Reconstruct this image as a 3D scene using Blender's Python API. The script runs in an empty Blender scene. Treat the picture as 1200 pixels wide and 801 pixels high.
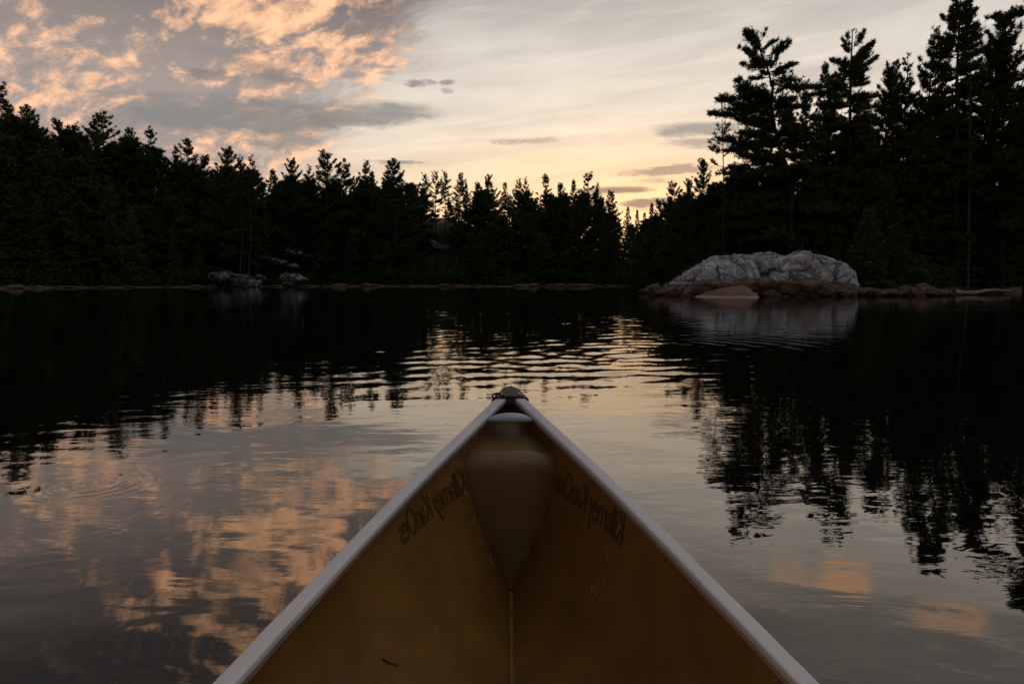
import bpy, math, random
import numpy as np
from mathutils import Vector, Matrix

scene = bpy.context.scene
COL = scene.collection
R = math.radians

# ------------------------------------------------------------------ camera
EYE = 0.70                      # eye height above the water, metres
PITCH = 5.13
FPX = 800.0                     # focal length in photograph pixels (24 mm)
cam_d = bpy.data.cameras.new('camera')
cam_d.lens = 24.0
cam_d.sensor_width = 36.0
cam_d.clip_start = 0.02
cam_d.clip_end = 3000.0
cam = bpy.data.objects.new('camera', cam_d)
COL.objects.link(cam)
cam.location = (0, 0, EYE)
cam.rotation_euler = (R(90 - PITCH), 0, 0)
scene.camera = cam
cp, sp = math.cos(R(PITCH)), math.sin(R(PITCH))


def ray(px, py):
    """direction of a photograph pixel (1200x801), unit forward depth"""
    vx, vy = (px - 600.0) / FPX, (400.5 - py) / FPX
    return np.array([vx, cp + vy * sp, -sp + vy * cp])


def azel(px, py):
    d = ray(px, py)
    d = d / np.linalg.norm(d)
    return math.degrees(math.atan2(d[0], d[1])), math.degrees(math.asin(d[2]))


def at_y(px, py, Y):
    """the point seen at that pixel at a distance Y ahead"""
    d = ray(px, py)
    return np.array([0, 0, EYE]) + d * (Y / d[1])


def at_depth(px, py, Z):
    """the point seen at that pixel at a depth Z along the lens axis"""
    return np.array([0, 0, EYE]) + ray(px, py) * Z


# ------------------------------------------------------------------ node helper
class S:
    """a float socket with arithmetic"""
    def __init__(self, nt, sock):
        self.nt, self.s = nt, sock

    def m(self, op, b=None, c=None):
        n = self.nt.nodes.new('ShaderNodeMath')
        n.operation = op
        for i, v in enumerate((self, b, c)):
            if v is None:
                continue
            if isinstance(v, S):
                self.nt.links.new(v.s, n.inputs[i])
            else:
                n.inputs[i].default_value = v
        return S(self.nt, n.outputs[0])

    def __add__(self, o): return self.m('ADD', o)
    def __radd__(self, o): return self.m('ADD', o)
    def __sub__(self, o): return self.m('SUBTRACT', o)
    def __mul__(self, o): return self.m('MULTIPLY', o)
    def __rmul__(self, o): return self.m('MULTIPLY', o)
    def __truediv__(self, o): return self.m('DIVIDE', o)
    def __rsub__(self, k): return (self * -1.0) + k
    def clamp(self): return self.m('ADD', 0.0)._cl()

    def _cl(self):
        self.s.node.use_clamp = True
        return self

    def step(self, a, b):
        """smoothstep from a to b (b may lie below a)"""
        n = self.nt.nodes.new('ShaderNodeMapRange')
        n.interpolation_type = 'SMOOTHSTEP'
        self.nt.links.new(self.s, n.inputs['Value'])
        if a < b:
            lo, hi, o0, o1 = a, b, 0.0, 1.0
        else:
            lo, hi, o0, o1 = b, a, 1.0, 0.0
        n.inputs['From Min'].default_value = lo
        n.inputs['From Max'].default_value = hi
        n.inputs['To Min'].default_value = o0
        n.inputs['To Max'].default_value = o1
        return S(self.nt, n.outputs[0])

    def gauss(self):
        return (self * self * -1.0).m('EXPONENT')


def xyz(nt, x, y, z=0.0):
    n = nt.nodes.new('ShaderNodeCombineXYZ')
    for i, v in enumerate((x, y, z)):
        if isinstance(v, S):
            nt.links.new(v.s, n.inputs[i])
        else:
            n.inputs[i].default_value = v
    return n.outputs[0]


def noise(nt, vec, scale=1.0, detail=4.0, rough=0.55, dist=0.0, lac=2.0):
    n = nt.nodes.new('ShaderNodeTexNoise')
    if vec is not None:
        nt.links.new(vec, n.inputs['Vector'])
    n.inputs['Scale'].default_value = scale
    n.inputs['Detail'].default_value = detail
    n.inputs['Roughness'].default_value = rough
    n.inputs['Lacunarity'].default_value = lac
    n.inputs['Distortion'].default_value = dist
    return S(nt, n.outputs['Fac'])


def ramp(nt, fac, stops):
    n = nt.nodes.new('ShaderNodeValToRGB')
    e = n.color_ramp.elements
    while len(e) < len(stops):
        e.new(0.5)
    for el_, (p, c) in zip(e, stops):
        el_.position = p
        el_.color = (*c, 1.0)
    nt.links.new(fac.s, n.inputs[0])
    return n.outputs[0]


def mix(nt, fac, a, b, mode='MIX'):
    n = nt.nodes.new('ShaderNodeMix')
    n.data_type = 'RGBA'
    n.blend_type = mode
    for k, v in ((0, fac), (6, a), (7, b)):
        if isinstance(v, S):
            nt.links.new(v.s, n.inputs[k])
        elif hasattr(v, 'is_linked'):
            nt.links.new(v, n.inputs[k])
        elif k == 0:
            n.inputs[k].default_value = v
        else:
            n.inputs[k].default_value = (*v, 1.0)
    return n.outputs[2]


# ------------------------------------------------------------------ the dusk sky
SUN_AZ, SUN_EL = 11.5, 1.2
world = bpy.data.worlds.new('World')
scene.world = world
world.use_nodes = True
nt = world.node_tree
nt.nodes.clear()
tc = nt.nodes.new('ShaderNodeTexCoord')
sep = nt.nodes.new('ShaderNodeSeparateXYZ')
nt.links.new(tc.outputs['Generated'], sep.inputs[0])
X, Y, Z = (S(nt, sep.outputs[i]) for i in range(3))
DEG = 180.0 / math.pi
az = X.m('ARCTAN2', Y) * DEG
el = Z.m('ARCSINE') * DEG
zc = Z.m('MAXIMUM', 0.0) + 0.12
U, V = X / zc, Y / zc
zk = Z.m('MAXIMUM', 0.0) + 0.34
U2, V2 = X / zk, Y / zk                                   # the cloud deck, seen from below
# slow wander and ragged edges
nw = noise(nt, xyz(nt, az * 0.10, el * 0.30), 1.0, 6.0, 0.6)
nr = noise(nt, xyz(nt, az * 0.22, el * 0.95, 4.0), 1.0, 8.0, 0.66, 0.4)
nz = noise(nt, xyz(nt, az * 0.55, el * 1.7, 6.0), 1.0, 7.0, 0.7, 0.5)
nf = noise(nt, xyz(nt, U, V), 5.0, 8.0, 0.62, 0.5)

grad = ramp(nt, el.m('MAXIMUM', 0.0) / 60.0, [
    (0.00, (0.90, 0.48, 0.22)), (0.07, (0.90, 0.62, 0.40)), (0.14, (0.88, 0.72, 0.56)),
    (0.21, (0.83, 0.745, 0.64)), (0.30, (0.68, 0.62, 0.545)), (0.42, (0.30, 0.275, 0.25)),
    (0.62, (0.115, 0.112, 0.113)), (1.0, (0.72, 0.71, 0.74))])
away = ((az - 12.0) / 62.0).gauss()
back = ramp(nt, el.m('MAXIMUM', 0.0) / 90.0, [
    (0.0, (0.125, 0.118, 0.135)), (0.35, (0.18, 0.178, 0.20)), (1.0, (0.72, 0.71, 0.74))])
sky = mix(nt, away, back, grad)
# the afterglow where the sun went down
g1 = ((az - 10.0) / 16.0).gauss() * ((el - 4.2) / 4.0).gauss()
g2 = ((az - 10.0) / 22.0).gauss() * ((el - 6.3) / 6.2).gauss()
sky = mix(nt, g1 * 1.35, sky, (0.62, 0.31, 0.03), 'ADD')
sky = mix(nt, g2 * 0.70, sky, (1.0, 0.68, 0.37))
# thin veils of high cloud
veil = (nw - 0.5) * 1.3 + (nf - 0.5) * 0.35
sky = mix(nt, (veil * 1.0 + 0.22).clamp(), sky, (0.74, 0.75, 0.78), 'MULTIPLY')
bars = noise(nt, xyz(nt, az * 0.035 + el * 0.02, el * 0.42 - az * 0.035, 2.0), 1.5, 6.0, 0.55, 0.5)
sky = mix(nt, bars.step(0.40, 0.68) * el.step(3.0, 9.0) * 0.55, sky, (0.76, 0.77, 0.80), 'MULTIPLY')
wisp = noise(nt, xyz(nt, az * 0.05 - el * 0.02, el * 0.5 - az * 0.05, 9.0), 1.6, 7.0, 0.55, 0.6)
sky = mix(nt, wisp.step(0.50, 0.80) * el.step(4.0, 13.0) * 0.30, sky, (0.95, 0.86, 0.73))

# the broken sunlit deck on the left
UW = U2 + (noise(nt, xyz(nt, U2, V2, 7.0), 3.0, 3.0) - 0.5) * 0.22
VW = V2 * 1.08 + U2 * 0.38
d0 = noise(nt, xyz(nt, UW, VW), 5.4, 10.0, 0.61, 0.20)
d1 = noise(nt, xyz(nt, UW + 0.004, VW + 0.034), 5.4, 10.0, 0.61, 0.20)
fine = noise(nt, xyz(nt, UW, VW * 1.1, 5.0), 20.0, 6.0, 0.62, 0.2)
big = noise(nt, xyz(nt, U2, VW, 3.3), 2.1, 4.0, 0.55, 0.3)
a1, e1 = azel(330, 185)
a2, e2 = azel(540, 0)
slope = (e2 - e1) / (a2 - a1)
edge = el - ((az - a1) * slope + e1) + (big - 0.5) * 14.0 + (d0 - 0.5) * 11.0 + (fine - 0.5) * 9.0
deck = edge.step(-3.0, 4.0)
lit = (d0 - d1) * 4.6 + (d0 - 0.5) * 1.2 + (big - 0.5) * 3.0 + (fine - 0.5) * 1.9
a3, e3 = azel(190, 88)
warm = ((az - a3) / 24.0).gauss() * ((el - e3 - (az - a3) * 0.16) / 7.5).gauss()
a4, e4 = azel(330, -120)
warm2 = ((az - a4) / 16.0).gauss() * ((el - e4) / 5.0).gauss()
a5, e5 = azel(15, 30)
cool = ((az - a5) / 9.0).gauss() * ((el - e5) / 5.0).gauss()
fire = (lit + warm * 0.78 + warm2 * 0.50 - 0.22 - cool * 0.34).step(0.0, 1.30)
body = mix(nt, el.step(13.0, 27.0), (0.33, 0.265, 0.245), (0.060, 0.056, 0.057))
deckc = mix(nt, fire * el.step(44.0, 26.0), body, (1.10, 0.60, 0.335))
deckc = mix(nt, ((d1 - d0) * 1.0 + (0.5 - fine) * 0.25).step(0.02, 0.16) * 0.42, deckc, (0.20, 0.18, 0.175))
sky = mix(nt, deck * az.step(12.0, -4.0) * 0.96, sky, deckc)
# a few sunlit scraps overhead on the right
for (px, py, sw, sh, k) in ((1022, -52, 2.8, 1.7, 0.85), (1165, -105, 3.0, 1.6, 0.55), (955, -45, 2.2, 1.5, 0.40)):
    a_, e_ = azel(px, py)
    q = ((az - a_) / sw).m('POWER', 2.0) + ((el - e_) / sh).m('POWER', 2.0) + (nf - 0.5) * 3.4 + (fine - 0.5) * 2.2
    sky = mix(nt, q.step(1.0, 0.0) * k, sky, (0.90, 0.52, 0.30))


def streak(px, py, wpx, hpx, tilt=0.0, k=0.8, col=(0.20, 0.19, 0.19), rag=1.6, tone=None):
    """one low grey bar of cloud"""
    global sky
    a_, e_ = azel(px, py)
    sw, sh = math.degrees(wpx / FPX), math.degrees(hpx / FPX)
    du = az - a_
    q = (du / sw).m('POWER', 2.0) + (((el - e_) - du * tilt) / sh).m('POWER', 2.0) + (nr - 0.5) * rag + (nf - 0.5) * rag * 0.7 + (nz - 0.5) * (3.4 if hpx < 9 and wpx < 50 else 1.2)
    sky = mix(nt, q.step(1.15, 0.05) * k, sky, col)


GREY = (0.215, 0.205, 0.20)
streak(270, 138, 150, 25, 0.02, 0.92, GREY, 1.6)
streak(425, 134, 95, 15, 0.05, 0.85, GREY, 1.3)
streak(335, 168, 44, 9, 0.05, 0.8, (0.24, 0.225, 0.21), 1.2)
streak(245, 88, 34, 7, 0.0, 0.75, (0.20, 0.175, 0.17), 2.4)
streak(312, 85, 42, 13, -0.12, 0.75, (0.21, 0.185, 0.18), 2.6)
streak(352, 100, 24, 8, -0.1, 0.5, (0.24, 0.21, 0.2), 2.4)
streak(345, 8, 22, 8, 0.0, 0.6, (0.25, 0.21, 0.19), 2.4)
streak(414, 88, 15, 4.5, 0.05, 0.7, (0.27, 0.24, 0.23), 1.6)
streak(446, 78, 20, 3, 0.0, 0.7, (0.30, 0.27, 0.25), 1.4)
streak(452, 85, 12, 3.5, 0.0, 0.6, (0.30, 0.27, 0.25), 1.6)
streak(484, 98, 13, 5, 0.0, 0.85, (0.22, 0.205, 0.2), 1.4)
streak(502, 97, 13, 4.5, 0.0, 0.75, (0.25, 0.23, 0.22), 1.4)
streak(525, 97, 12, 4, 0.06, 0.85, (0.24, 0.22, 0.21), 1.4)
streak(524, 106, 9, 4, 0.0, 0.6, (0.28, 0.26, 0.25), 1.4)
streak(620, 165, 46, 4.5, 0.03, 0.7, (0.33, 0.28, 0.24), 1.6)
streak(465, 190, 32, 3, 0.0, 0.85, (0.24, 0.22, 0.20), 0.8)
streak(700, 165, 120, 8, 0.02, 0.18, (0.4, 0.36, 0.31), 1.6)
streak(825, 152, 64, 9, -0.02, 0.85, (0.25, 0.24, 0.24), 1.6)
streak(840, 168, 60, 8, -0.05, 0.75, (0.28, 0.26, 0.25), 1.6)
streak(980, 85, 60, 12, 0.0, 0.35, (0.33, 0.31, 0.29), 1.8)
streak(1160, 45, 60, 16, 0.1, 0.4, (0.34, 0.32, 0.30), 1.8)
streak(790, 199, 46, 7, 0.06, 0.8, (0.26, 0.21, 0.19), 2.4)
streak(742, 203, 30, 4, 0.05, 0.55, (0.36, 0.27, 0.21), 2.6)
streak(770, 212, 26, 4, 0.0, 0.55, (0.36, 0.27, 0.21), 2.6)
streak(722, 222.5, 52, 5.0, 0.0, 0.95, (0.22, 0.17, 0.15), 1.1)
streak(760, 237, 36, 6.5, 0.06, 0.95, (0.22, 0.185, 0.18), 1.1)
streak(775, 245, 60, 3.0, 0.0, 0.5, (0.5, 0.3, 0.22), 1.1)
# hazy dark below the horizon
sky = mix(nt, el.step(-0.5, -3.0), sky, (0.05, 0.05, 0.05))
hsv = nt.nodes.new('ShaderNodeHueSaturation')
hsv.inputs['Saturation'].default_value = 1.0
nt.links.new(sky, hsv.inputs['Color'])

nish = nt.nodes.new('ShaderNodeTexSky')
nish.sky_type = 'NISHITA'
nish.sun_disc = False
nish.sun_elevation = R(SUN_EL)
nish.sun_rotation = R(SUN_AZ)
bg_n = nt.nodes.new('ShaderNodeBackground')
bg_n.inputs["Strength"].default_value = 0.012
nt.links.new(nish.outputs[0], bg_n.inputs['Color'])
bg_c = nt.nodes.new('ShaderNodeBackground')
bg_c.inputs['Strength'].default_value = 0.95
nt.links.new(hsv.outputs[0], bg_c.inputs['Color'])
addsh = nt.nodes.new('ShaderNodeAddShader')
nt.links.new(bg_n.outputs[0], addsh.inputs[0])
nt.links.new(bg_c.outputs[0], addsh.inputs[1])
wout = nt.nodes.new('ShaderNodeOutputWorld')
nt.links.new(addsh.outputs[0], wout.inputs['Surface'])

# the sun, already down behind the forest: almost spent
sun_d = bpy.data.lights.new('sun', 'SUN')
sun_d.energy = 0.15
sun_d.angle = R(4.0)
sun_d.color = (1.0, 0.62, 0.34)
sun = bpy.data.objects.new('sun', sun_d)
COL.objects.link(sun)
sdir = Vector((math.sin(R(SUN_AZ)) * math.cos(R(SUN_EL)), math.cos(R(SUN_AZ)) * math.cos(R(SUN_EL)), math.sin(R(SUN_EL))))
sun.rotation_euler = sdir.to_track_quat('Z', 'Y').to_euler()
sun.location = sdir * 400

scene.view_settings.view_transform = 'Standard'
scene.view_settings.look = 'None'
scene.view_settings.exposure = 0.24
scene.view_settings.gamma = 1.0
scene.view_settings.use_curve_mapping = False

# ------------------------------------------------------------------ building helpers
rng = np.random.default_rng(11)


def tag(o, label=None, cat=None, group=None, kind=None):
    for k, v in (('label', label), ('category', cat), ('group', group), ('kind', kind)):
        if v:
            o[k] = v
    return o


def empty(name, loc=(0, 0, 0), rz=0.0):
    o = bpy.data.objects.new(name, None)
    o.empty_display_size = 0.2
    o.location = loc
    o.rotation_euler = (0, 0, rz)
    COL.objects.link(o)
    return o


def mesh_np(name, verts, faces, mat, smooth=True):
    """verts (n,3); faces (m,k) array of one polygon size, or a list"""
    me = bpy.data.meshes.new(name)
    if isinstance(faces, np.ndarray):
        n, k = faces.shape
        me.vertices.add(len(verts))
        me.vertices.foreach_set('co', np.asarray(verts, np.float32).ravel())
        me.loops.add(n * k)
        me.loops.foreach_set('vertex_index', faces.astype(np.int32).ravel())
        me.polygons.add(n)
        me.polygons.foreach_set('loop_start', np.arange(0, n * k, k, dtype=np.int32))
        me.polygons.foreach_set('loop_total', np.full(n, k, np.int32))
        me.update(calc_edges=True)
    else:
        me.from_pydata([tuple(v) for v in verts], [], [tuple(int(i) for i in f) for f in faces])
    me.validate()
    if smooth:
        me.polygons.foreach_set('use_smooth', np.ones(len(me.polygons), bool))
    me.materials.append(mat)
    return me


def link(name, me, parent=None, loc=None):
    o = bpy.data.objects.new(name, me)
    COL.objects.link(o)
    if parent is not None:
        o.parent = parent
    if loc is not None:
        o.location = loc
    return o


def grid_faces(nu, nv, wrap_u=False):
    """quads of a (nu, nv) vertex grid"""
    iu = np.arange(nu if wrap_u else nu - 1)
    a, b = np.meshgrid(iu, np.arange(nv - 1), indexing='ij')
    a2 = (a + 1) % nu
    return np.stack([a * nv + b, a2 * nv + b, a2 * nv + b + 1, a * nv + b + 1], -1).reshape(-1, 4)


def tube(pts, rad, sides=6):
    """tapered tube: verts, quads"""
    pts = np.asarray(pts, float)
    rad = np.broadcast_to(np.asarray(rad, float), (len(pts),))
    t = np.gradient(pts, axis=0)
    t /= np.linalg.norm(t, axis=1, keepdims=True) + 1e-9
    ref = np.where(np.abs(t[:, 2:3]) > 0.8, np.array([[1.0, 0, 0]]), np.array([[0, 0, 1.0]]))
    a = np.cross(t, ref)
    a /= np.linalg.norm(a, axis=1, keepdims=True) + 1e-9
    b = np.cross(t, a)
    ang = np.arange(sides) * 2 * math.pi / sides
    v = pts[:, None] + rad[:, None, None] * (np.cos(ang)[None, :, None] * a[:, None] + np.sin(ang)[None, :, None] * b[:, None])
    n = len(pts)
    i, j = np.meshgrid(np.arange(n - 1), np.arange(sides), indexing='ij')
    j2 = (j + 1) % sides
    f = np.stack([i * sides + j, i * sides + j2, (i + 1) * sides + j2, (i + 1) * sides + j], -1).reshape(-1, 4)
    return v.reshape(-1, 3), f


class Heap:
    """gathers pieces of one polygon size into one mesh"""
    def __init__(self):
        self.v, self.f, self.n = [], [], 0

    def add(self, v, f):
        self.v.append(np.asarray(v, float))
        self.f.append(np.asarray(f) + self.n)
        self.n += len(v)

    def mesh(self, name, mat, smooth=True):
        return mesh_np(name, np.concatenate(self.v), np.concatenate(self.f), mat, smooth)


def vnoise(p, seed=0):
    """value noise in 3-D, about -1..1"""
    p = np.asarray(p, float)
    i = np.floor(p).astype(np.int64)
    f = p - i
    f = f * f * (3 - 2 * f)

    def h(ix, iy, iz):
        n = (ix * 374761393 + iy * 668265263 + iz * 2147483647 + seed * 1274126177) & 0xFFFFFFFF
        n = ((n ^ (n >> 13)) * 1274126177) & 0xFFFFFFFF
        return ((n ^ (n >> 16)) & 0xFFFF) / 32767.5 - 1.0
    out = 0
    for dx in (0, 1):
        for dy in (0, 1):
            for dz in (0, 1):
                w = (f[..., 0] if dx else 1 - f[..., 0]) * (f[..., 1] if dy else 1 - f[..., 1]) * (f[..., 2] if dz else 1 - f[..., 2])
                out = out + w * h(i[..., 0] + dx, i[..., 1] + dy, i[..., 2] + dz)
    return out


def fbm(p, seed=0, octv=4, rough=0.5):
    p = np.asarray(p, float)
    s, a, t = 0, 1.0, 0
    for k in range(octv):
        s = s + a * vnoise(p * 2 ** k + 17.3 * k, seed + k)
        t += a
        a *= rough
    return s / t


def sstep(a, b, x):
    t = np.clip((np.asarray(x, float) - a) / (b - a), 0, 1)
    return t * t * (3 - 2 * t)


# ------------------------------------------------------------------ materials
def material(name, rough=0.8, ior=None, metallic=0.0):
    m = bpy.data.materials.new(name)
    m.use_nodes = True
    b = m.node_tree.nodes['Principled BSDF']
    b.inputs['Roughness'].default_value = rough
    b.inputs['Metallic'].default_value = metallic
    if ior:
        b.inputs['IOR'].default_value = ior
    return m, m.node_tree, b


def ocoord(nt):
    return nt.nodes.new('ShaderNodeTexCoord').outputs['Object']


def pos(nt):
    return nt.nodes.new('ShaderNodeNewGeometry').outputs['Position']


def bump(nt, b, h, dist=0.01, strength=1.0):
    n = nt.nodes.new('ShaderNodeBump')
    n.inputs['Strength'].default_value = strength
    n.inputs['Distance'].default_value = dist
    nt.links.new(h.s if isinstance(h, S) else h, n.inputs['Height'])
    nt.links.new(n.outputs[0], b.inputs['Normal'])


def foliage(name, c0, c1, c2):
    m, t, b = material(name, 0.75)
    b.inputs['Specular IOR Level'].default_value = 0.15
    oi = t.nodes.new('ShaderNodeObjectInfo')
    n = noise(t, ocoord(t), 1.3, 4.0, 0.6)
    f = (n * 1.1 + S(t, oi.outputs['Random']) * 0.5 - 0.3).clamp()
    t.links.new(ramp(t, f, [(0.15, c0), (0.5, c1), (0.9, c2)]), b.inputs['Base Color'])
    return m


M_PINE = foliage('pine_needles', (0.032, 0.050, 0.018), (0.050, 0.073, 0.023), (0.082, 0.105, 0.030))
M_FIR = foliage('fir_needles', (0.042, 0.067, 0.021), (0.070, 0.100, 0.027), (0.105, 0.120, 0.032))
M_LEAF = foliage('undergrowth_leaves', (0.016, 0.024, 0.009), (0.028, 0.038, 0.012), (0.045, 0.052, 0.018))

M_BARK, t, b = material('bark', 0.9)
n = noise(t, ocoord(t), 6.0, 6.0, 0.6)
t.links.new(ramp(t, n, [(0.3, (0.016, 0.012, 0.010)), (0.7, (0.045, 0.036, 0.030))]), b.inputs['Base Color'])
M_GREYBARK, t, b = material('dim_grey_bark', 0.85)
n = noise(t, ocoord(t), 5.0, 6.0, 0.6)
t.links.new(ramp(t, n, [(0.3, (0.022, 0.019, 0.018)), (0.7, (0.062, 0.054, 0.050))]), b.inputs['Base Color'])
M_BAREBARK, t, b = material('bare_grey_wood', 0.85)
n = noise(t, ocoord(t), 5.0, 6.0, 0.6)
t.links.new(ramp(t, n, [(0.3, (0.13, 0.11, 0.095)), (0.7, (0.28, 0.245, 0.21))]), b.inputs['Base Color'])

# ground: needle litter and moss, bare rusty rock in a strip along the waterline
M_GROUND, t, b = material('shore_ground', 0.9)
p = pos(t)
sx = t.nodes.new('ShaderNodeSeparateXYZ')
t.links.new(p, sx.inputs[0])
zz = S(t, sx.outputs[2])
n = noise(t, p, 0.55, 7.0, 0.62)
n2 = noise(t, p, 3.0, 5.0, 0.6)
soil = ramp(t, n, [(0.3, (0.012, 0.013, 0.007)), (0.55, (0.026, 0.026, 0.012)), (0.75, (0.040, 0.032, 0.020))])
rust = ramp(t, n2, [(0.25, (0.045, 0.024, 0.016)), (0.6, (0.12, 0.064, 0.041)), (0.85, (0.22, 0.15, 0.11))])
fz = (zz + (n - 0.5) * 0.8 + (n2 - 0.5) * 0.35)
t.links.new(mix(t, fz.step(0.40, 0.16), soil, rust), b.inputs['Base Color'])
bump(t, b, n2, 0.15)

# pale quartzite with lichen
M_QUARTZ, t, b = material('quartzite', 0.75)
p = ocoord(t)
n = noise(t, p, 1.6, 8.0, 0.65, 0.4)
n2 = noise(t, p, 7.0, 6.0, 0.65)
c = ramp(t, n, [(0.32, (0.085, 0.084, 0.092)), (0.47, (0.30, 0.297, 0.318)), (0.68, (0.58, 0.575, 0.61))])
c = mix(t, n2.step(0.52, 0.68) * 0.6, c, (0.11, 0.106, 0.112))
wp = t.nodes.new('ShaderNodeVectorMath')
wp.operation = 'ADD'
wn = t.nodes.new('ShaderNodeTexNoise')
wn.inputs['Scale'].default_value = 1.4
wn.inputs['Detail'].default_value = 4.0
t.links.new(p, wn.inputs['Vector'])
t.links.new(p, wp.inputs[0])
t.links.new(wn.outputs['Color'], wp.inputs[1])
for sc_, wd_ in ((1.35, 0.032),):                     # thin dark joint lines coloured along the cell edges
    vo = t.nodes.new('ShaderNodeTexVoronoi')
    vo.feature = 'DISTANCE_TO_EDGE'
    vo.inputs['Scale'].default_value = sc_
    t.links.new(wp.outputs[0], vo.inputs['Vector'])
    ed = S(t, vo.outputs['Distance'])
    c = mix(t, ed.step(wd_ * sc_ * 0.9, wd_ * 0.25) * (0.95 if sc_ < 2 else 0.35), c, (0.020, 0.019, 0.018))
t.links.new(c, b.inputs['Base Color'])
bump(t, b, n2, 0.05)
M_DARKQ, t, b = material('mossy_quartzite', 0.8)
p = ocoord(t)
n = noise(t, p, 0.9, 8.0, 0.65, 0.5)
c = ramp(t, n, [(0.30, (0.022, 0.026, 0.014)), (0.54, (0.05, 0.048, 0.040)), (0.66, (0.20, 0.19, 0.19))])
t.links.new(c, b.inputs['Base Color'])
bump(t, b, noise(t, p, 5.0, 6.0, 0.65), 0.08)
M_PATCHQ, t, b = material('patchy_quartzite', 0.8)
p = ocoord(t)
n = noise(t, p, 1.5, 8.0, 0.68, 0.5)
c = ramp(t, n, [(0.42, (0.020, 0.024, 0.014)), (0.53, (0.075, 0.072, 0.068)), (0.68, (0.36, 0.345, 0.345))])
t.links.new(c, b.inputs['Base Color'])
bump(t, b, noise(t, p, 5.0, 6.0, 0.65), 0.08)
# rusty lakeside rock
M_RUST, t, b = material('rusty_rock', 0.7)
p = ocoord(t)
n = noise(t, p, 2.2, 8.0, 0.65, 0.3)
n2 = noise(t, p, 9.0, 6.0, 0.65)
c = ramp(t, n, [(0.25, (0.030, 0.017, 0.012)), (0.5, (0.095, 0.048, 0.030)), (0.78, (0.21, 0.115, 0.075))])
c = mix(t, n2.step(0.52, 0.75) * 0.6, c, (0.035, 0.024, 0.018))
sx = t.nodes.new('ShaderNodeSeparateXYZ')
t.links.new(pos(t), sx.inputs[0])
wet = (S(t, sx.outputs[2]) + (n - 0.5) * 0.12).step(0.13, 0.05)          # splashed, algae-dark foot
c = mix(t, wet * 0.75, c, (0.022, 0.014, 0.010))
t.links.new(c, b.inputs['Base Color'])
bump(t, b, n2, 0.07)
M_SLAB, t, b = material('smooth_rusty_slab', 0.65)
p = ocoord(t)
n = noise(t, p, 1.1, 6.0, 0.55, 0.2)
sx = t.nodes.new('ShaderNodeSeparateXYZ')
t.links.new(p, sx.inputs[0])
zl = S(t, sx.outputs[2]) + (n - 0.5) * 0.03
c = ramp(t, n, [(0.3, (0.095, 0.048, 0.030)), (0.7, (0.175, 0.092, 0.058))])
c = mix(t, zl.step(0.05, 0.03) * 0.7, c, (0.50, 0.38, 0.30))     # dried scum line at the water
t.links.new(c, b.inputs['Base Color'])
bump(t, b, noise(t, p, 12.0, 5.0, 0.6), 0.01)

# the lake: dark tea-coloured water, calm
M_WATER, t, b = material('lake_water', 0.012, 2.5)
b.inputs['Base Color'].default_value = (0.0035, 0.0032, 0.0028, 1)
b.inputs['Specular Tint'].default_value = (1.0, 0.92, 0.80, 1)
p = pos(t)
mp = t.nodes.new('ShaderNodeMapping')
mp.inputs['Scale'].default_value = (1.0, 1.35, 1.0)
mp.inputs['Rotation'].default_value = (0, 0, R(18))
t.links.new(p, mp.inputs[0])
w1 = noise(t, mp.outputs[0], 1.3, 2.0, 0.5, 0.6)
mp2 = t.nodes.new('ShaderNodeMapping')
mp2.inputs['Scale'].default_value = (4.0, 10.0, 1.0)
mp2.inputs['Rotation'].default_value = (0, 0, R(-8))
t.links.new(p, mp2.inputs[0])
w2 = noise(t, mp2.outputs[0], 1.0, 3.0, 0.5, 0.4)
patch = noise(t, p, 0.28, 3.0, 0.55)
bump(t, b, w1 * 0.0045 + w2 * (patch.step(0.36, 0.62) * 0.0016 + 0.0003), 1.0)

# ------------------------------------------------------------------ the shore line, as seen round the eye
SHORE = [(-60, 338.5), (0, 338), (60, 337.4), (140, 337), (250, 336.2), (400, 335.6), (600, 335.6), (700, 335.4), (748, 335.6),
         (766, 337.5), (780, 340), (800, 344.0), (818, 346.6), (900, 346.4), (1000, 346.2), (1095, 345.6), (1130, 343), (1200, 341.6), (1280, 341)]
sh = []
for px_, py_ in SHORE:
    d = ray(px_, py_)
    q = d * (EYE / -d[2])
    sh.append((math.atan2(q[0], q[1]), math.hypot(q[0], q[1])))
sh = [(-math.pi, 80.0), (-2.2, 75.0), (-1.2, 62.0)] + sh + [(1.2, 40.0), (2.2, 70.0), (math.pi, 80.0)]
SA = np.array([a for a, _ in sh])
SR = np.array([r_ for _, r_ in sh])


def shore_r(th):
    th = np.asarray(th, float)
    r0 = np.interp(th, SA, SR)
    wob = vnoise(np.stack([th * 40, th * 0, th * 0], -1), 5) * 0.9 + vnoise(np.stack([th * 160, th * 0, th * 0], -1), 6) * 0.35
    return r0 + wob * np.clip(r0 / 80, 0.2, 1)


HPX = [(-400, 7), (0, 7.5), (150, 7.0), (260, 5.5), (380, 5.0), (470, 7.0), (490, 9.5), (530, 9.5), (560, 6.0), (700, 3.5), (800, 2.0), (900, 2.0), (1200, 2.5), (1600, 3)]
HA = np.array([math.atan2(ray(p_, 328)[0], ray(p_, 328)[1]) for p_, _ in HPX])
HH = np.array([h_ for _, h_ in HPX])


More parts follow.
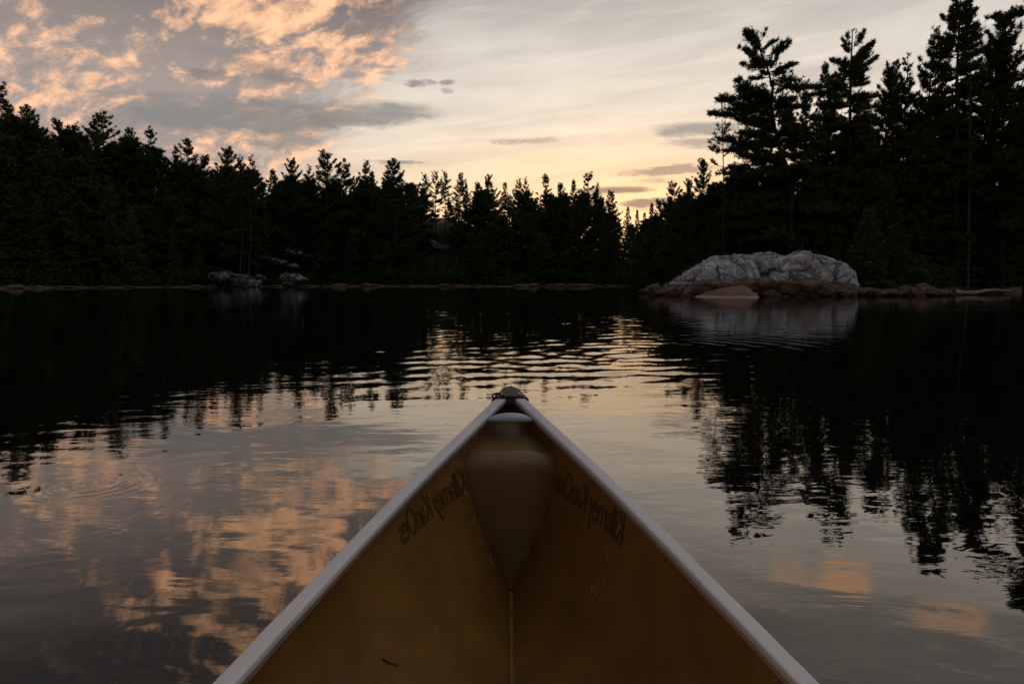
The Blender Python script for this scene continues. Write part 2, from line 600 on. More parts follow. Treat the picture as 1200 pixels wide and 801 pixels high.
def ground_z(x, y):
    x, y = np.asarray(x, float), np.asarray(y, float)
    th, r_ = np.arctan2(x, y), np.hypot(x, y)
    s = r_ - shore_r(th)
    hill = np.interp(th, HA, HH)
    P3 = np.stack([x * 0.22, y * 0.22, x * 0], -1)
    nz = fbm(P3, 3, 4)
    z = np.where(s < 0, np.maximum(s * 0.16, -1.6) - 0.02,
                 0.30 * sstep(0, 1.6, s) + hill * sstep(1.0, 24.0, s) + hill * 0.8 * sstep(24, 110, s) + nz * 0.7 * sstep(0.8, 10, s)
                 + nz * 0.10 * sstep(0, 1, s))
    return z


th = np.concatenate([np.linspace(-math.pi, -0.85, 60)[:-1], np.linspace(-0.85, 0.85, 420), np.linspace(0.85, math.pi, 60)[1:-1]])
rs = np.concatenate([np.linspace(3, 24, 8)[:-1], np.linspace(24, 50, 80)[:-1], np.linspace(50, 62, 14)[:-1], np.linspace(62, 105, 120)[:-1],
                     np.geomspace(105, 900, 30)])
TT, RR = np.meshgrid(th, rs, indexing='ij')
gx, gy = RR * np.sin(TT), RR * np.cos(TT)
gv = np.stack([gx, gy, ground_z(gx, gy)], -1).reshape(-1, 3)
gf = grid_faces(len(th), len(rs), True)[:, ::-1]
nv = len(rs)
gv = np.vstack([gv, [[0, 0, -1.62]]])
ground = link('ground', mesh_np('ground', gv, gf, M_GROUND))
tag(ground, kind='structure')

# ------------------------------------------------------------------ canoe lines (needed for the hole in the water too)
GUN = [(472, 1.80), (481, 1.755), (490, 1.71), (509, 1.62), (540, 1.49), (580, 1.33), (640, 1.13), (700, 0.97), (760, 0.84), (801, 0.76), (860, 0.66)]
gy_, gx_, gz_ = [], [], []
for py_, Z_ in GUN:
    q = at_depth(600 + float(np.interp(py_, [472, 548, 679, 801, 860], [1.05, 1.06, 1.02, 1.005, 1.0])) * (py_ - 453), py_, Z_)
    gx_.append(q[0]); gy_.append(q[1]); gz_.append(q[2])
TIP_Y = 1.885
gy_ = [TIP_Y] + gy_ + [0.25, -0.3, -0.8, -1.4, -2.0, -2.5, -2.85, -3.05, -3.16]
gx_ = [0.0015] + gx_ + [0.385, 0.42, 0.425, 0.40, 0.335, 0.235, 0.14, 0.07, 0.014]
gz_ = [0.392] + gz_ + [0.238, 0.232, 0.232, 0.237, 0.255, 0.29, 0.335, 0.37, 0.395]
o_ = np.argsort(gy_)
GY, GX, GZ = np.array(gy_)[o_], np.array(gx_)[o_], np.array(gz_)[o_]


def smooth_interp(y, xs, ys):
    """cubic Hermite with limited slopes"""
    y = np.clip(np.asarray(y, float), xs[0], xs[-1])
    h = np.diff(xs)
    dl = np.diff(ys) / h
    m = np.zeros(len(xs))
    for k in range(1, len(xs) - 1):
        m[k] = 0 if dl[k - 1] * dl[k] <= 0 else (h[k - 1] + h[k]) * 3 / ((2 * h[k] + h[k - 1]) / dl[k - 1] + (h[k] + 2 * h[k - 1]) / dl[k])
    m[0], m[-1] = dl[0], dl[-1]
    i = np.clip(np.searchsorted(xs, y, 'right') - 1, 0, len(xs) - 2)
    t_ = (y - xs[i]) / h[i]
    return ((2 * t_**3 - 3 * t_**2 + 1) * ys[i] + (t_**3 - 2 * t_**2 + t_) * h[i] * m[i]
            + (-2 * t_**3 + 3 * t_**2) * ys[i + 1] + (t_**3 - t_**2) * h[i] * m[i + 1])


def g_x(y): return smooth_interp(y, GY, GX)
def g_z(y): return smooth_interp(y, GY, GZ)


KT = np.array([0.0, 0.02, 0.05, 0.09, 0.15, 0.23, 0.36, 0.6, 1.0, 2.6])
KZ = np.array([0.30, 0.17, 0.08, 0.02, -0.02, -0.045, -0.068, -0.085, -0.095, -0.10])


def k_z(y):
    tt = np.minimum(TIP_Y - np.asarray(y, float), np.asarray(y, float) + 3.16)
    return smooth_interp(tt, KT, KZ)


def k_p(y):
    tt = np.minimum(TIP_Y - np.asarray(y, float), np.asarray(y, float) + 3.16)
    return np.interp(tt, [0, 0.2, 0.5, 1.0, 2.5], [1.35, 1.6, 2.1, 3.0, 4.0])


def hull_x(y, z):
    """half width of the hull inside at height z"""
    v = np.clip((g_z(y) - z) / (g_z(y) - k_z(y)), 0, 1)
    return g_x(y) * (1 - 0.03 * v) * np.maximum(1 - v ** k_p(y), 0)


CX, CROT = 0.0094, 0.0075           # the canoe lies a hair off the lens axis

# ------------------------------------------------------------------ water
wy = np.linspace(-3.15, TIP_Y - 0.002, 500)
wx = np.where(k_z(wy) < 0, hull_x(wy, 0.0), 0.0) + 0.001
cr, sr_ = math.cos(CROT), math.sin(CROT)
bx = np.concatenate([wx, -wx[::-1]])
by = np.concatenate([wy, wy[::-1]])
bx, by = bx * cr - by * sr_ + CX, bx * sr_ + by * cr
bth, brr = np.arctan2(bx, by), np.hypot(bx, by)
oo = np.argsort(bth)
bth, brr = bth[oo], brr[oo]
th = np.concatenate([np.linspace(-math.pi, -0.80, 130)[:-1], np.linspace(-0.80, 0.80, 600), np.linspace(0.80, math.pi, 130)[1:-1]])
rh = np.interp(th, bth, brr, period=2 * math.pi)
steps = np.concatenate([np.linspace(0, 0.06, 5)[:-1], np.linspace(0.06, 2.2, 150)[:-1], np.linspace(2.2, 5.0, 100)[:-1], np.linspace(5.0, 13.5, 190)[:-1],
                        np.linspace(13.5, 24, 110)[:-1], np.geomspace(24, 1000, 40)])
TH, ST = np.meshgrid(th, steps, indexing='ij')
RRw = rh[:, None] + ST
xw, yw = RRw * np.sin(TH), RRw * np.cos(TH)
AZ = np.degrees(TH)
hw = np.zeros_like(xw)
rg = np.random.default_rng(5)
P2 = np.stack([xw, yw, xw * 0], -1)
patchA = np.clip(0.55 + 0.9 * vnoise(P2 * 0.33, 21), 0.08, 1.3)
mA = sstep(3.7, 5.4, RRw) * (1 - 0.75 * sstep(16, 26, RRw)) * (0.60 + 0.85 * sstep(1, 8, AZ)) * sstep(-24, -9, AZ) * (1 - sstep(13, 18, AZ)) * patchA
patchB = np.clip(0.5 + 0.8 * vnoise(P2 * 0.45 + 40, 22), 0.05, 1.2)
mB = sstep(1.6, 3.0, RRw) * patchB * (0.30 + 0.40 * sstep(6, 14, AZ)) * (1 - 0.6 * sstep(12, 30, RRw))
for k in range(11):
    lam = rg.uniform(0.17, 0.46)
    ang = math.atan2(0.80, -0.52) + rg.normal(0, 0.42)
    sl = 0.0145 * rg.uniform(0.6, 1.3)
    hw += mA * sl * lam / 6.283 * np.sin(6.283 / lam * (xw * math.cos(ang) + yw * math.sin(ang)) + rg.uniform(0, 6.28)
                                        + 2.2 * vnoise(P2 * 0.55, 60 + k))
for k in range(12):
    lam = rg.uniform(0.20, 0.55)
    ang = rg.uniform(0.3, 2.84)
    sl = 0.0030 * rg.uniform(0.5, 1.4)
    hw += mB * sl * lam / 6.283 * np.sin(6.283 / lam * (xw * math.cos(ang) + yw * math.sin(ang)) + rg.uniform(0, 6.28)
                                        + 1.2 * vnoise(P2 * 0.8, 90 + k))
# rings from something that touched the surface, near on the left, and one farther out
for px_, py_, lam, sl, r0, w in ((108, 566, 0.045, 0.075, 0.10, 0.09), (70, 590, 0.045, 0.012, 0.36, 0.07), (745, 408, 0.30, 0.025, 1.3, 1.2)):
    d = ray(px_, py_)
    q = d * (EYE / -d[2])
    rr = np.hypot(xw - q[0], yw - q[1])
    hw += sl * lam / 6.283 * np.sin(6.283 / lam * rr) * np.exp(-((rr - r0) / w) ** 2)
hw *= sstep(0.0, 0.25, ST)
# keep the sheet calm where its rows are coarse
hw *= 1 - sstep(22, 27, ST)
wv = np.stack([xw, yw, hw], -1).reshape(-1, 3)
water = link('water', mesh_np('water', wv, grid_faces(len(th), len(steps), True)[:, ::-1], M_WATER))
tag(water, kind='structure')

# ------------------------------------------------------------------ conifers
UP = np.array([0, 0, 1.0])


def norm(v):
    return v / (np.linalg.norm(v, axis=-1, keepdims=True) + 1e-9)


class Tree:
    """collects limbs and needle sprays of one tree"""
    def __init__(self, seed, needle=0.21, width=0.055, per=5, step=0.19):
        self.r = np.random.default_rng(seed)
        self.wood = Heap()
        self.tp, self.td = [], []
        self.needle, self.width, self.per, self.step = needle, width, per, step

    def trunk(self, pts, r0, r1, sides=7):
        k = np.linspace(0, 1, len(pts))
        v, f = tube(pts, r0 + (r1 - r0) * k ** 0.8, sides)
        self.wood.add(v, f)

    def limb(self, p0, d0, L, lift=0.25, rad=0.035, tw=0.34, bare=0.25, flat=0.35, dens=1.0):
        """a curved branch with side twigs carrying needle tufts"""
        r = self.r
        n = 6
        pts = [np.asarray(p0, float)]
        d = norm(np.asarray(d0, float))
        seg = L / (n - 1)
        for k in range(n - 1):
            pts.append(pts[-1] + d * seg)
            d = norm(d + UP * lift * (0.5 + k * 0.35) / (n - 1) * 2 + r.normal(0, 0.07, 3))
        pts = np.array(pts)
        v, f = tube(pts, np.linspace(rad, 0.008, n), 4)
        self.wood.add(v, f)
        m = max(2, int(L * (1 - bare) / self.step * dens))
        s = np.sort(r.uniform(bare, 1.0, m))
        s[-1] = 1.0
        fi = s * (n - 1)
        i = np.minimum(fi.astype(int), n - 2)
        bp = pts[i] + (pts[i + 1] - pts[i]) * (fi - i)[:, None]
        bd = norm(pts[i + 1] - pts[i])
        side = norm(np.cross(bd, UP))
        for sg in (-1, 1):
            tl = np.clip(tw * L * (1.12 - s) + 0.16, 0.14, 0.85) * r.uniform(0.6, 1.25, m)
            tdir = norm(bd * r.uniform(0.5, 0.95, (m, 1)) + sg * side * r.uniform(0.55, 1.0, (m, 1)) + UP * (flat * r.uniform(-0.25, 0.9, (m, 1)) + 0.9 * (r.random((m, 1)) < 0.22)))
            for q in range(5):
                u = (q + 0.6) / 5
                keep = tl > u * 0.0 + (q - 0.5) * 0.17
                if keep.any():
                    self.tp.append((bp + tdir * (tl * u)[:, None])[keep])
                    self.td.append(tdir[keep])
        self.tp.append(bp)
        self.td.append(norm(bd + UP * 0.3))
        self.tp.append(pts[-1:] + 0)
        self.td.append(norm(pts[-1:] - pts[-2:-1]))
        return pts

    def tuft(self, p, d, n=1, spread=0.12):
        self.tp.append(np.asarray(p) + self.r.normal(0, spread, (n, 3)))
        self.td.append(np.repeat(norm(np.asarray(d, float))[None], n, 0))

    def crown_mesh(self, name, mat):
        r = self.r
        P = np.repeat(np.concatenate(self.tp), self.per, 0)
        D = np.repeat(np.concatenate(self.td), self.per, 0)
        n = len(P)
        dirs = norm(D * 0.75 + r.normal(0, 0.55, (n, 3)) + UP * 0.22)
        ln = self.needle * r.uniform(0.6, 1.3, (n, 1))
        w = norm(np.cross(dirs, r.normal(0, 1, (n, 3)))) * self.width * r.uniform(0.6, 1.2, (n, 1))
        b0 = P + r.normal(0, 0.035, (n, 3))
        v = np.stack([b0 - w * 0.5, b0 + w * 0.5, b0 + dirs * ln + w * 0.12], 1).reshape(-1, 3)
        f = np.arange(3 * n).reshape(-1, 3)
        return mesh_np(name, v, f, mat, False)

    def build(self, kind, crown_mat, bark=None):
        return self.wood.mesh(kind + '_trunk', bark or M_BARK, True), self.crown_mesh(kind + '_crown', crown_mat)


def pine(seed, H=14.0, cb=0.30, Rm=0.20, gap=0.18, spacing=0.62, top=0.9, lean=0.03, per=5, sparse=1.0, peak=0.35, round_top=0.5, needle=0.21, width=0.055, step=0.125):
    """white pine: irregular whorls of level limbs that turn up, ragged crown"""
    T = Tree(seed, per=per, needle=needle, width=width, step=step)
    r = T.r
    nseg = 9
    zs = np.linspace(-0.4, H, nseg)
    wob = np.cumsum(r.normal(0, 0.05, (nseg, 2)), 0) + np.outer(np.linspace(0, 1, nseg), r.normal(0, lean * H, 2))
    tr = np.column_stack([wob[:, 0], wob[:, 1], zs])
    tr[0, :2] = tr[1, :2]
    T.trunk(tr, H * 0.014, 0.02)
    z = cb * H
    phase = r.uniform(0, 6.28)
    side_bias = r.uniform(0, 6.28)
    while z < H * 0.985:
        t_ = (z / H - cb) / (1 - cb)
        prof = np.interp(t_, [0, peak * 0.5, peak, 0.75, 0.92, 1.0], [0.6, 0.9, 1.0, 0.40 + 0.12 * round_top, 0.15 + 0.20 * round_top, 0.07 + 0.13 * round_top])
        nb = int(r.integers(3, 6))
        phase += r.uniform(0.4, 1.4)
        for k in range(nb):
            if r.random() < gap:
                continue
            a = phase + k * 6.283 / nb + r.normal(0, 0.25)
            L = Rm * H * prof * r.uniform(0.55, 1.18) * (1 + 0.22 * math.cos(a - side_bias))
            el0 = np.interp(t_, [0, 0.4, 0.8, 1], [-0.02, 0.12, 0.55, 1.0]) + r.normal(0, 0.10)
            p0 = np.array([np.interp(z, zs, tr[:, 0]), np.interp(z, zs, tr[:, 1]), z])
            T.limb(p0, (math.cos(a) * math.cos(el0), math.sin(a) * math.cos(el0), math.sin(el0)), max(L, 0.35), lift=0.22 + 0.15 * r.random(),
                   rad=0.012 + 0.012 * L, dens=sparse, bare=0.22 if t_ < 0.7 else 0.08)
        z += spacing * np.interp(t_, [0, 1], [1.15, 0.62]) * r.uniform(0.75, 1.3)
    T.tuft(tr[-1], (0, 0, 1), 7, 0.14)
    return T.build('pine', M_PINE)


def fir(seed, H=12.0, Rm=0.17, cb=0.05, per=4, mat=None, spacing=0.42):
    """balsam fir or spruce: narrow spire of close, slightly drooping layers"""
    T = Tree(seed, needle=0.20, width=0.06, per=per)
    r = T.r
    zs = np.linspace(-0.4, H, 6)
    tr = np.column_stack([np.cumsum(r.normal(0, 0.025, 6)), np.cumsum(r.normal(0, 0.025, 6)), zs])
    T.trunk(tr, H * 0.012, 0.012)
    z = cb * H
    ph = 0
    while z < H * 0.99:
        t_ = (z / H - cb) / (1 - cb)
        nb = int(r.integers(5, 8)) if t_ < 0.85 else 4
        ph += r.uniform(0.3, 1.0)
        for k in range(nb):
            if r.random() < 0.10:
                continue
            a = ph + k * 6.283 / nb + r.normal(0, 0.2)
            L = Rm * H * (1 - t_) ** 0.85 * r.uniform(0.6, 1.15) + 0.15
            el0 = np.interp(t_, [0, 0.5, 1], [-0.22, -0.02, 0.75]) + r.normal(0, 0.08)
            p0 = np.array([np.interp(z, zs, tr[:, 0]), np.interp(z, zs, tr[:, 1]), z])
            T.limb(p0, (math.cos(a) * math.cos(el0), math.sin(a) * math.cos(el0), math.sin(el0)), L, lift=0.16, rad=0.01 + 0.008 * L, tw=0.30, bare=0.12, flat=0.2)
        z += spacing * np.interp(t_, [0, 1], [1.1, 0.6]) * r.uniform(0.8, 1.2)
    T.tuft(tr[-1], (0, 0, 1), 5, 0.08)
    return T.build('fir', mat or M_FIR)


# prototypes: (trunk mesh, crown mesh, height)
PINES = []
for k, (cb, Rm, gap, sp_, pk, rt) in enumerate([
        (0.10, 0.27, 0.10, 0.66, 0.30, 0.4), (0.14, 0.21, 0.14, 0.70, 0.35, 0.2), (0.10, 0.29, 0.06, 0.62, 0.40, 0.9),
        (0.22, 0.25, 0.20, 0.80, 0.60, 1.0), (0.12, 0.25, 0.14, 0.70, 0.40, 0.2), (0.08, 0.28, 0.08, 0.60, 0.30, 0.6),
        (0.28, 0.20, 0.16, 0.70, 0.68, 1.5)]):
    PINES.append((*pine(100 + k, 12.0, cb, Rm, gap, sp_, peak=pk, round_top=rt), 12.0))
# close-grown forest trees, clothed to the ground
DENSE = []
for k in range(4):
    DENSE.append((*pine(150 + k, 11.0, 0.02, 0.32, 0.02, 0.55, peak=0.35, round_top=1.2, needle=0.40, width=0.13, step=0.20), 11.0))
FIRS = []
for k, (Rm, sp_) in enumerate([(0.20, 0.46), (0.15, 0.42), (0.24, 0.5)]):
    FIRS.append((*fir(200 + k, 12.0, Rm, spacing=sp_, per=5), 12.0))


def plant(name, proto, x, y, ztop, label, cat, group=None, rz=None, wide=1.0, sink=0.15, zbase=None):
    """sets one tree whose top reaches ztop on the ground at x, y"""
    tm, cm, h0 = proto
    zb = float(ground_z(x, y)) - sink if zbase is None else zbase
    s = max((ztop - zb) / h0, 0.08)
    o = empty(name, (x, y, zb), rng.uniform(0, 6.28) if rz is None else rz)
    o.scale = (s * wide, s * wide, s)
    tag(o, label, cat, group)
    link('trunk', tm, o)
    link('crown', cm, o)
    return o


def spot(px, ytop, Y):
    q = at_y(px, ytop, Y)
    return q[0], q[1], q[2]

# ------------------------------------------------------------------ the treeline: every top that stands against the sky
P, F_ = PINES, FIRS
SKYLINE = [
    # px, ytop, distance, prototype, wide, label, category
    (-16, 100, 72, P[3], 1.1, 'tall pine cut by the left edge of the photo, one limb reaching in', 'pine tree'),
    (6, 119, 76, P[0], 1.0, 'tall pine at the left edge with its pointed top highest there', 'pine tree'),
    (35, 132, 78, P[2], 0.95, 'bushy round-headed pine just right of the tall pine at the left edge', 'pine tree'),
    (74, 143, 82, P[5], 0.8, 'broad dark pine behind the green fir on the left shore', 'pine tree'),
    (91, 145, 84, P[1], 0.7, 'slim pine squeezed left of the two-humped highest top of the left hill', 'pine tree'),
    (105, 138, 84, P[4], 0.8, 'left hump of the two-humped highest treetop on the left hill', 'pine tree'),
    (122, 134, 83, P[6], 0.9, 'highest pine of the left hill with a flat-headed tip', 'pine tree'),
    (152, 153, 84, P[2], 0.7, 'blunt square-topped pine right of the highest pine on the left hill', 'pine tree'),
    (178, 154, 85, P[0], 0.9, 'pine with a flat crooked tip halfway down the left hill skyline', 'pine tree'),
    (205, 171, 86, P[1], 0.7, 'narrow pine beside the crooked-tipped pine on the left hill', 'pine tree'),
    (216, 166, 86, P[3], 0.9, 'pine whose top leans right where the left hill skyline falls away', 'pine tree'),
    (234, 184, 87, P[5], 0.8, 'low bushy pine in the dip at the foot of the left hill skyline', 'pine tree'),
    (263, 180, 80, P[2], 0.9, 'broad pine left of the pair of bare pale trunks', 'pine tree'),
    (282, 184, 79, P[4], 0.75, 'dark-crowned pine right behind the left one of the pale bare trunks', 'pine tree'),
    (295, 184, 79, P[1], 0.75, 'dark-crowned pine right behind the right one of the pale bare trunks', 'pine tree'),
    (319, 200, 84, F_[1], 0.9, 'thin spiky spruce right of the pair of bare pale trunks', 'spruce tree'),
    (338, 192, 85, P[2], 0.8, 'round-topped pine between the thin spiky spruce and the candelabra pine', 'pine tree'),
    (359, 194, 86, P[1], 0.8, 'ragged narrow pine just left of the candelabra pine', 'pine tree'),
    (386, 182, 86, P[3], 1.0, 'candelabra pine with upright arms, highest between left hill and canoe', 'pine tree'),
    (403, 192, 87, P[6], 0.8, 'flat-headed pine leaning on the right side of the candelabra pine', 'pine tree'),
    (423, 190, 88, P[4], 0.8, 'sparse pine with spread thin arms right of the candelabra pine', 'pine tree'),
    (436, 202, 88, F_[1], 0.8, 'small spruce tip between the sparse-armed pine and the bushy fan-topped pine', 'spruce tree'),
    (462, 194, 86, P[2], 1.0, 'bushy fan-topped pine standing alone left of the canoe bow', 'pine tree'),
    (484, 218, 97, P[5], 0.7, 'low rounded pine in the gap right of the fan-topped pine', 'pine tree'),
    (497, 205, 99, P[6], 0.7, 'first of the four flat-headed pines on bare stems above the white slab', 'pine tree'),
    (511, 202, 99, P[3], 0.65, 'second of the four flat-headed pines on bare stems above the white slab', 'pine tree'),
    (521, 202, 99, P[6], 0.65, 'third of the four flat-headed pines on bare stems above the white slab', 'pine tree'),
    (536, 205, 99, P[2], 0.7, 'fourth of the four flat-headed pines above the white slab, the bushiest', 'pine tree'),
    (548, 211, 95, P[1], 0.6, 'thin stubby pine right of the four flat-headed pines', 'pine tree'),
    (562, 217, 93, P[5], 0.7, 'low pine filling the skyline left of the club-topped pine', 'pine tree'),
    (573, 207, 92, P[3], 0.7, 'club-topped pine over the tip of the canoe', 'pine tree'),
    (591, 215, 92, F_[0], 0.7, 'small blunt spruce right of the club-topped pine', 'spruce tree'),
    (605, 210, 92, P[4], 0.75, 'left one of two equal pines right above the canoe bow', 'pine tree'),
    (619, 209, 92, P[1], 0.75, 'right one of two equal pines right above the canoe bow', 'pine tree'),
    (640, 206, 91, P[0], 0.85, 'star-topped pine with spreading arms right of the canoe bow', 'pine tree'),
    (658, 218, 92, P[5], 0.7, 'low rounded pine between the star-topped pine and the knob-tipped spruce', 'pine tree'),
    (672, 212, 90, F_[1], 0.7, 'slender spruce ending in a small knob', 'spruce tree'),
    (685, 204, 90, P[0], 0.9, 'pine with a raised jagged crown beside the knob-tipped spruce', 'pine tree'),
    (697, 216, 90, P[4], 0.7, 'pine shoulder on the right side of the jagged-crowned pine', 'pine tree'),
    (721, 227, 86, P[2], 0.9, 'round dense pine standing in front of the sunset glow', 'pine tree'),
    (736, 243, 84, F_[2], 0.8, 'small fir right of the round dense pine in the glow', 'fir tree'),
    (747, 247, 82, F_[1], 0.8, 'left of two tiny spires in the lowest dip of the skyline', 'spruce tree'),
    (755, 250, 80, F_[0], 0.8, 'right of two tiny spires in the lowest dip of the skyline', 'spruce tree'),
    (764, 239, 62, F_[1], 0.8, 'pointed young spruce where the skyline starts to rise at the right', 'spruce tree'),
    (776, 236, 58, P[5], 0.8, 'low pine left of the fan-armed pine near the glow', 'pine tree'),
    (792, 216, 52, P[3], 1.0, 'fan-armed pine at the right end of the sunset glow', 'pine tree'),
    (812, 214, 46, P[2], 0.9, 'dense pine leaning against the left side of the tall twin-topped pine', 'pine tree'),
    (828, 190, 45, P[5], 0.9, 'bushy pine between the glow and the tall twin-topped pine', 'pine tree'),
    # behind and right of the big rock
    (968, 76, 43, F_[1], 0.75, 'slim spruce spire between the twin-topped pine and the tall upswept pine', 'spruce tree'),
    (950, 112, 45, P[5], 0.8, 'layered pine filling the gap right of the twin-topped pine', 'pine tree'),
    (978, 100, 46, P[0], 0.8, 'wide pine under the slim spruce spire', 'pine tree'),
    (1032, 83, 42, P[2], 0.8, 'round bushy pine right beside the tall upswept pine', 'pine tree'),
    (1050, 92, 43, P[5], 0.7, 'low ragged pine between the round bushy pine and the two-pronged pine', 'pine tree'),
    (1062, 68, 41, P[1], 0.8, 'left prong of the two-pronged pine clump', 'pine tree'),
    (1084, 40, 41, P[4], 0.8, 'right, taller prong of the two-pronged pine clump', 'pine tree'),
    (1106, 66, 43, P[0], 0.8, 'pine crowding the left side of the tallest spire', 'pine tree'),
    (1155, 52, 42, P[5], 0.8, 'ragged pine between the tallest spire and the right edge', 'pine tree'),
    (1175, 46, 41, P[0], 0.8, 'dark pine second from the right edge', 'pine tree'),
    (1195, 20, 40, P[2], 0.9, 'tall dark pine cut by the right edge of the photo', 'pine tree'),
    (1222, 60, 41, P[5], 1.0, 'pine just past the right edge with only its left limbs showing', 'pine tree'),
]
for px_, yt, Y_, pr, wd, lab, cat in SKYLINE:
    x, y, z = spot(px_, yt, Y_)
    kind = 'pine_tree' if 'pine' in cat else ('fir_tree' if 'fir' in cat else 'spruce_tree')
    plant(kind, pr, x, y, z, lab, cat, wide=wd * (1.22 if Y_ > 70 and px_ < 690 else 0.9 if px_ < 770 else 1.0))

# ------------------------------------------------------------------ the body of the forest under that skyline
ENV = np.array(sorted((s[0], s[1]) for s in SKYLINE))
ENVX = np.array([-200, 0, 40, 130, 180, 250, 300, 420, 460, 560, 690, 750, 800, 830, 900, 1000, 1100, 1200, 1400.0])
ENVY = np.array([130, 140, 152, 158, 172, 205, 205, 208, 215, 225, 226, 258, 248, 225, 165, 135, 112, 105, 100.0])
FAR_LAB = 'dark conifer packed inside the far shore forest, its top below the skyline'
FAR_GRP = 'conifers packed inside the far shore forest'
NEAR_LAB = 'dark conifer packed in the wood behind the big pale rock, top hidden among others'
NEAR_GRP = 'conifers packed in the wood on the right shore'
fr = np.random.default_rng(77)


def fill(px0, px1, n, s0, s1, drop0, drop1, lab, grp, firs=0.3):
    for k in range(n):
        px_ = px0 + (px1 - px0) * (k + fr.uniform(0.1, 0.9)) / n
        a = math.atan2(ray(px_, 330)[0], ray(px_, 330)[1])
        rr_ = float(shore_r(a)) + fr.uniform(s0, s1)
        glade = 484 < px_ < 534                        # the bare slab on the hill shows through here
        if glade and s1 > 9:
            rr_ += 9.0
        x, y = rr_ * math.sin(a), rr_ * math.cos(a)
        yt = np.interp(px_, ENVX, ENVY) + fr.uniform(drop0, drop1)
        z = at_y(px_, max(yt, 300.0) if glade and s1 <= 9 else yt, y)[2]
        f = fr.random() < firs
        pr = FIRS[[0, 2][fr.integers(0, 2)]] if f else DENSE[fr.integers(0, 4)]
        plant('fir_tree' if f else 'pine_tree', pr, x, y, z, lab, 'fir tree' if f else 'pine tree', grp, wide=fr.uniform(0.95, 1.35))


fill(-40, 705, 52, 9, 15, 0, 17, FAR_LAB, FAR_GRP, 0.2)
fill(705, 770, 5, 9, 15, 8, 24, FAR_LAB, FAR_GRP, 0.2)
fill(-30, 765, 42, 4, 8, 28, 75, FAR_LAB, FAR_GRP, 0.5)
fill(-25, 240, 14, 2.0, 4, 60, 120, FAR_LAB, FAR_GRP, 0.6)
fill(370, 765, 20, 1.5, 3.5, 50, 95, FAR_LAB, FAR_GRP, 0.6)
fill(800, 1260, 18, 9, 14, 14, 50, NEAR_LAB, NEAR_GRP, 0.3)
fill(1010, 1260, 11, 6, 9, 40, 100, NEAR_LAB, NEAR_GRP, 0.5)
fill(775, 1010, 14, 7, 10, 55, 110, NEAR_LAB, NEAR_GRP, 0.5)
fill(800, 905, 9, 10, 17, 22, 60, NEAR_LAB, NEAR_GRP, 0.3)
for px_, yt, Y_, k in ((762, 262, 68, 0), (772, 258, 63, 1), (780, 246, 58, 2), (790, 240, 55, 3), (800, 238, 50, 0), (809, 236, 47, 1), (818, 240, 44, 2), (826, 232, 44.5, 3), (838, 222, 45, 0), (850, 214, 46, 1), (862, 205, 45, 2)):
    x, y, z = spot(px_, yt, Y_)
    plant('pine_tree', DENSE[k], x, y, z, NEAR_LAB, 'pine tree', NEAR_GRP, wide=1.25)

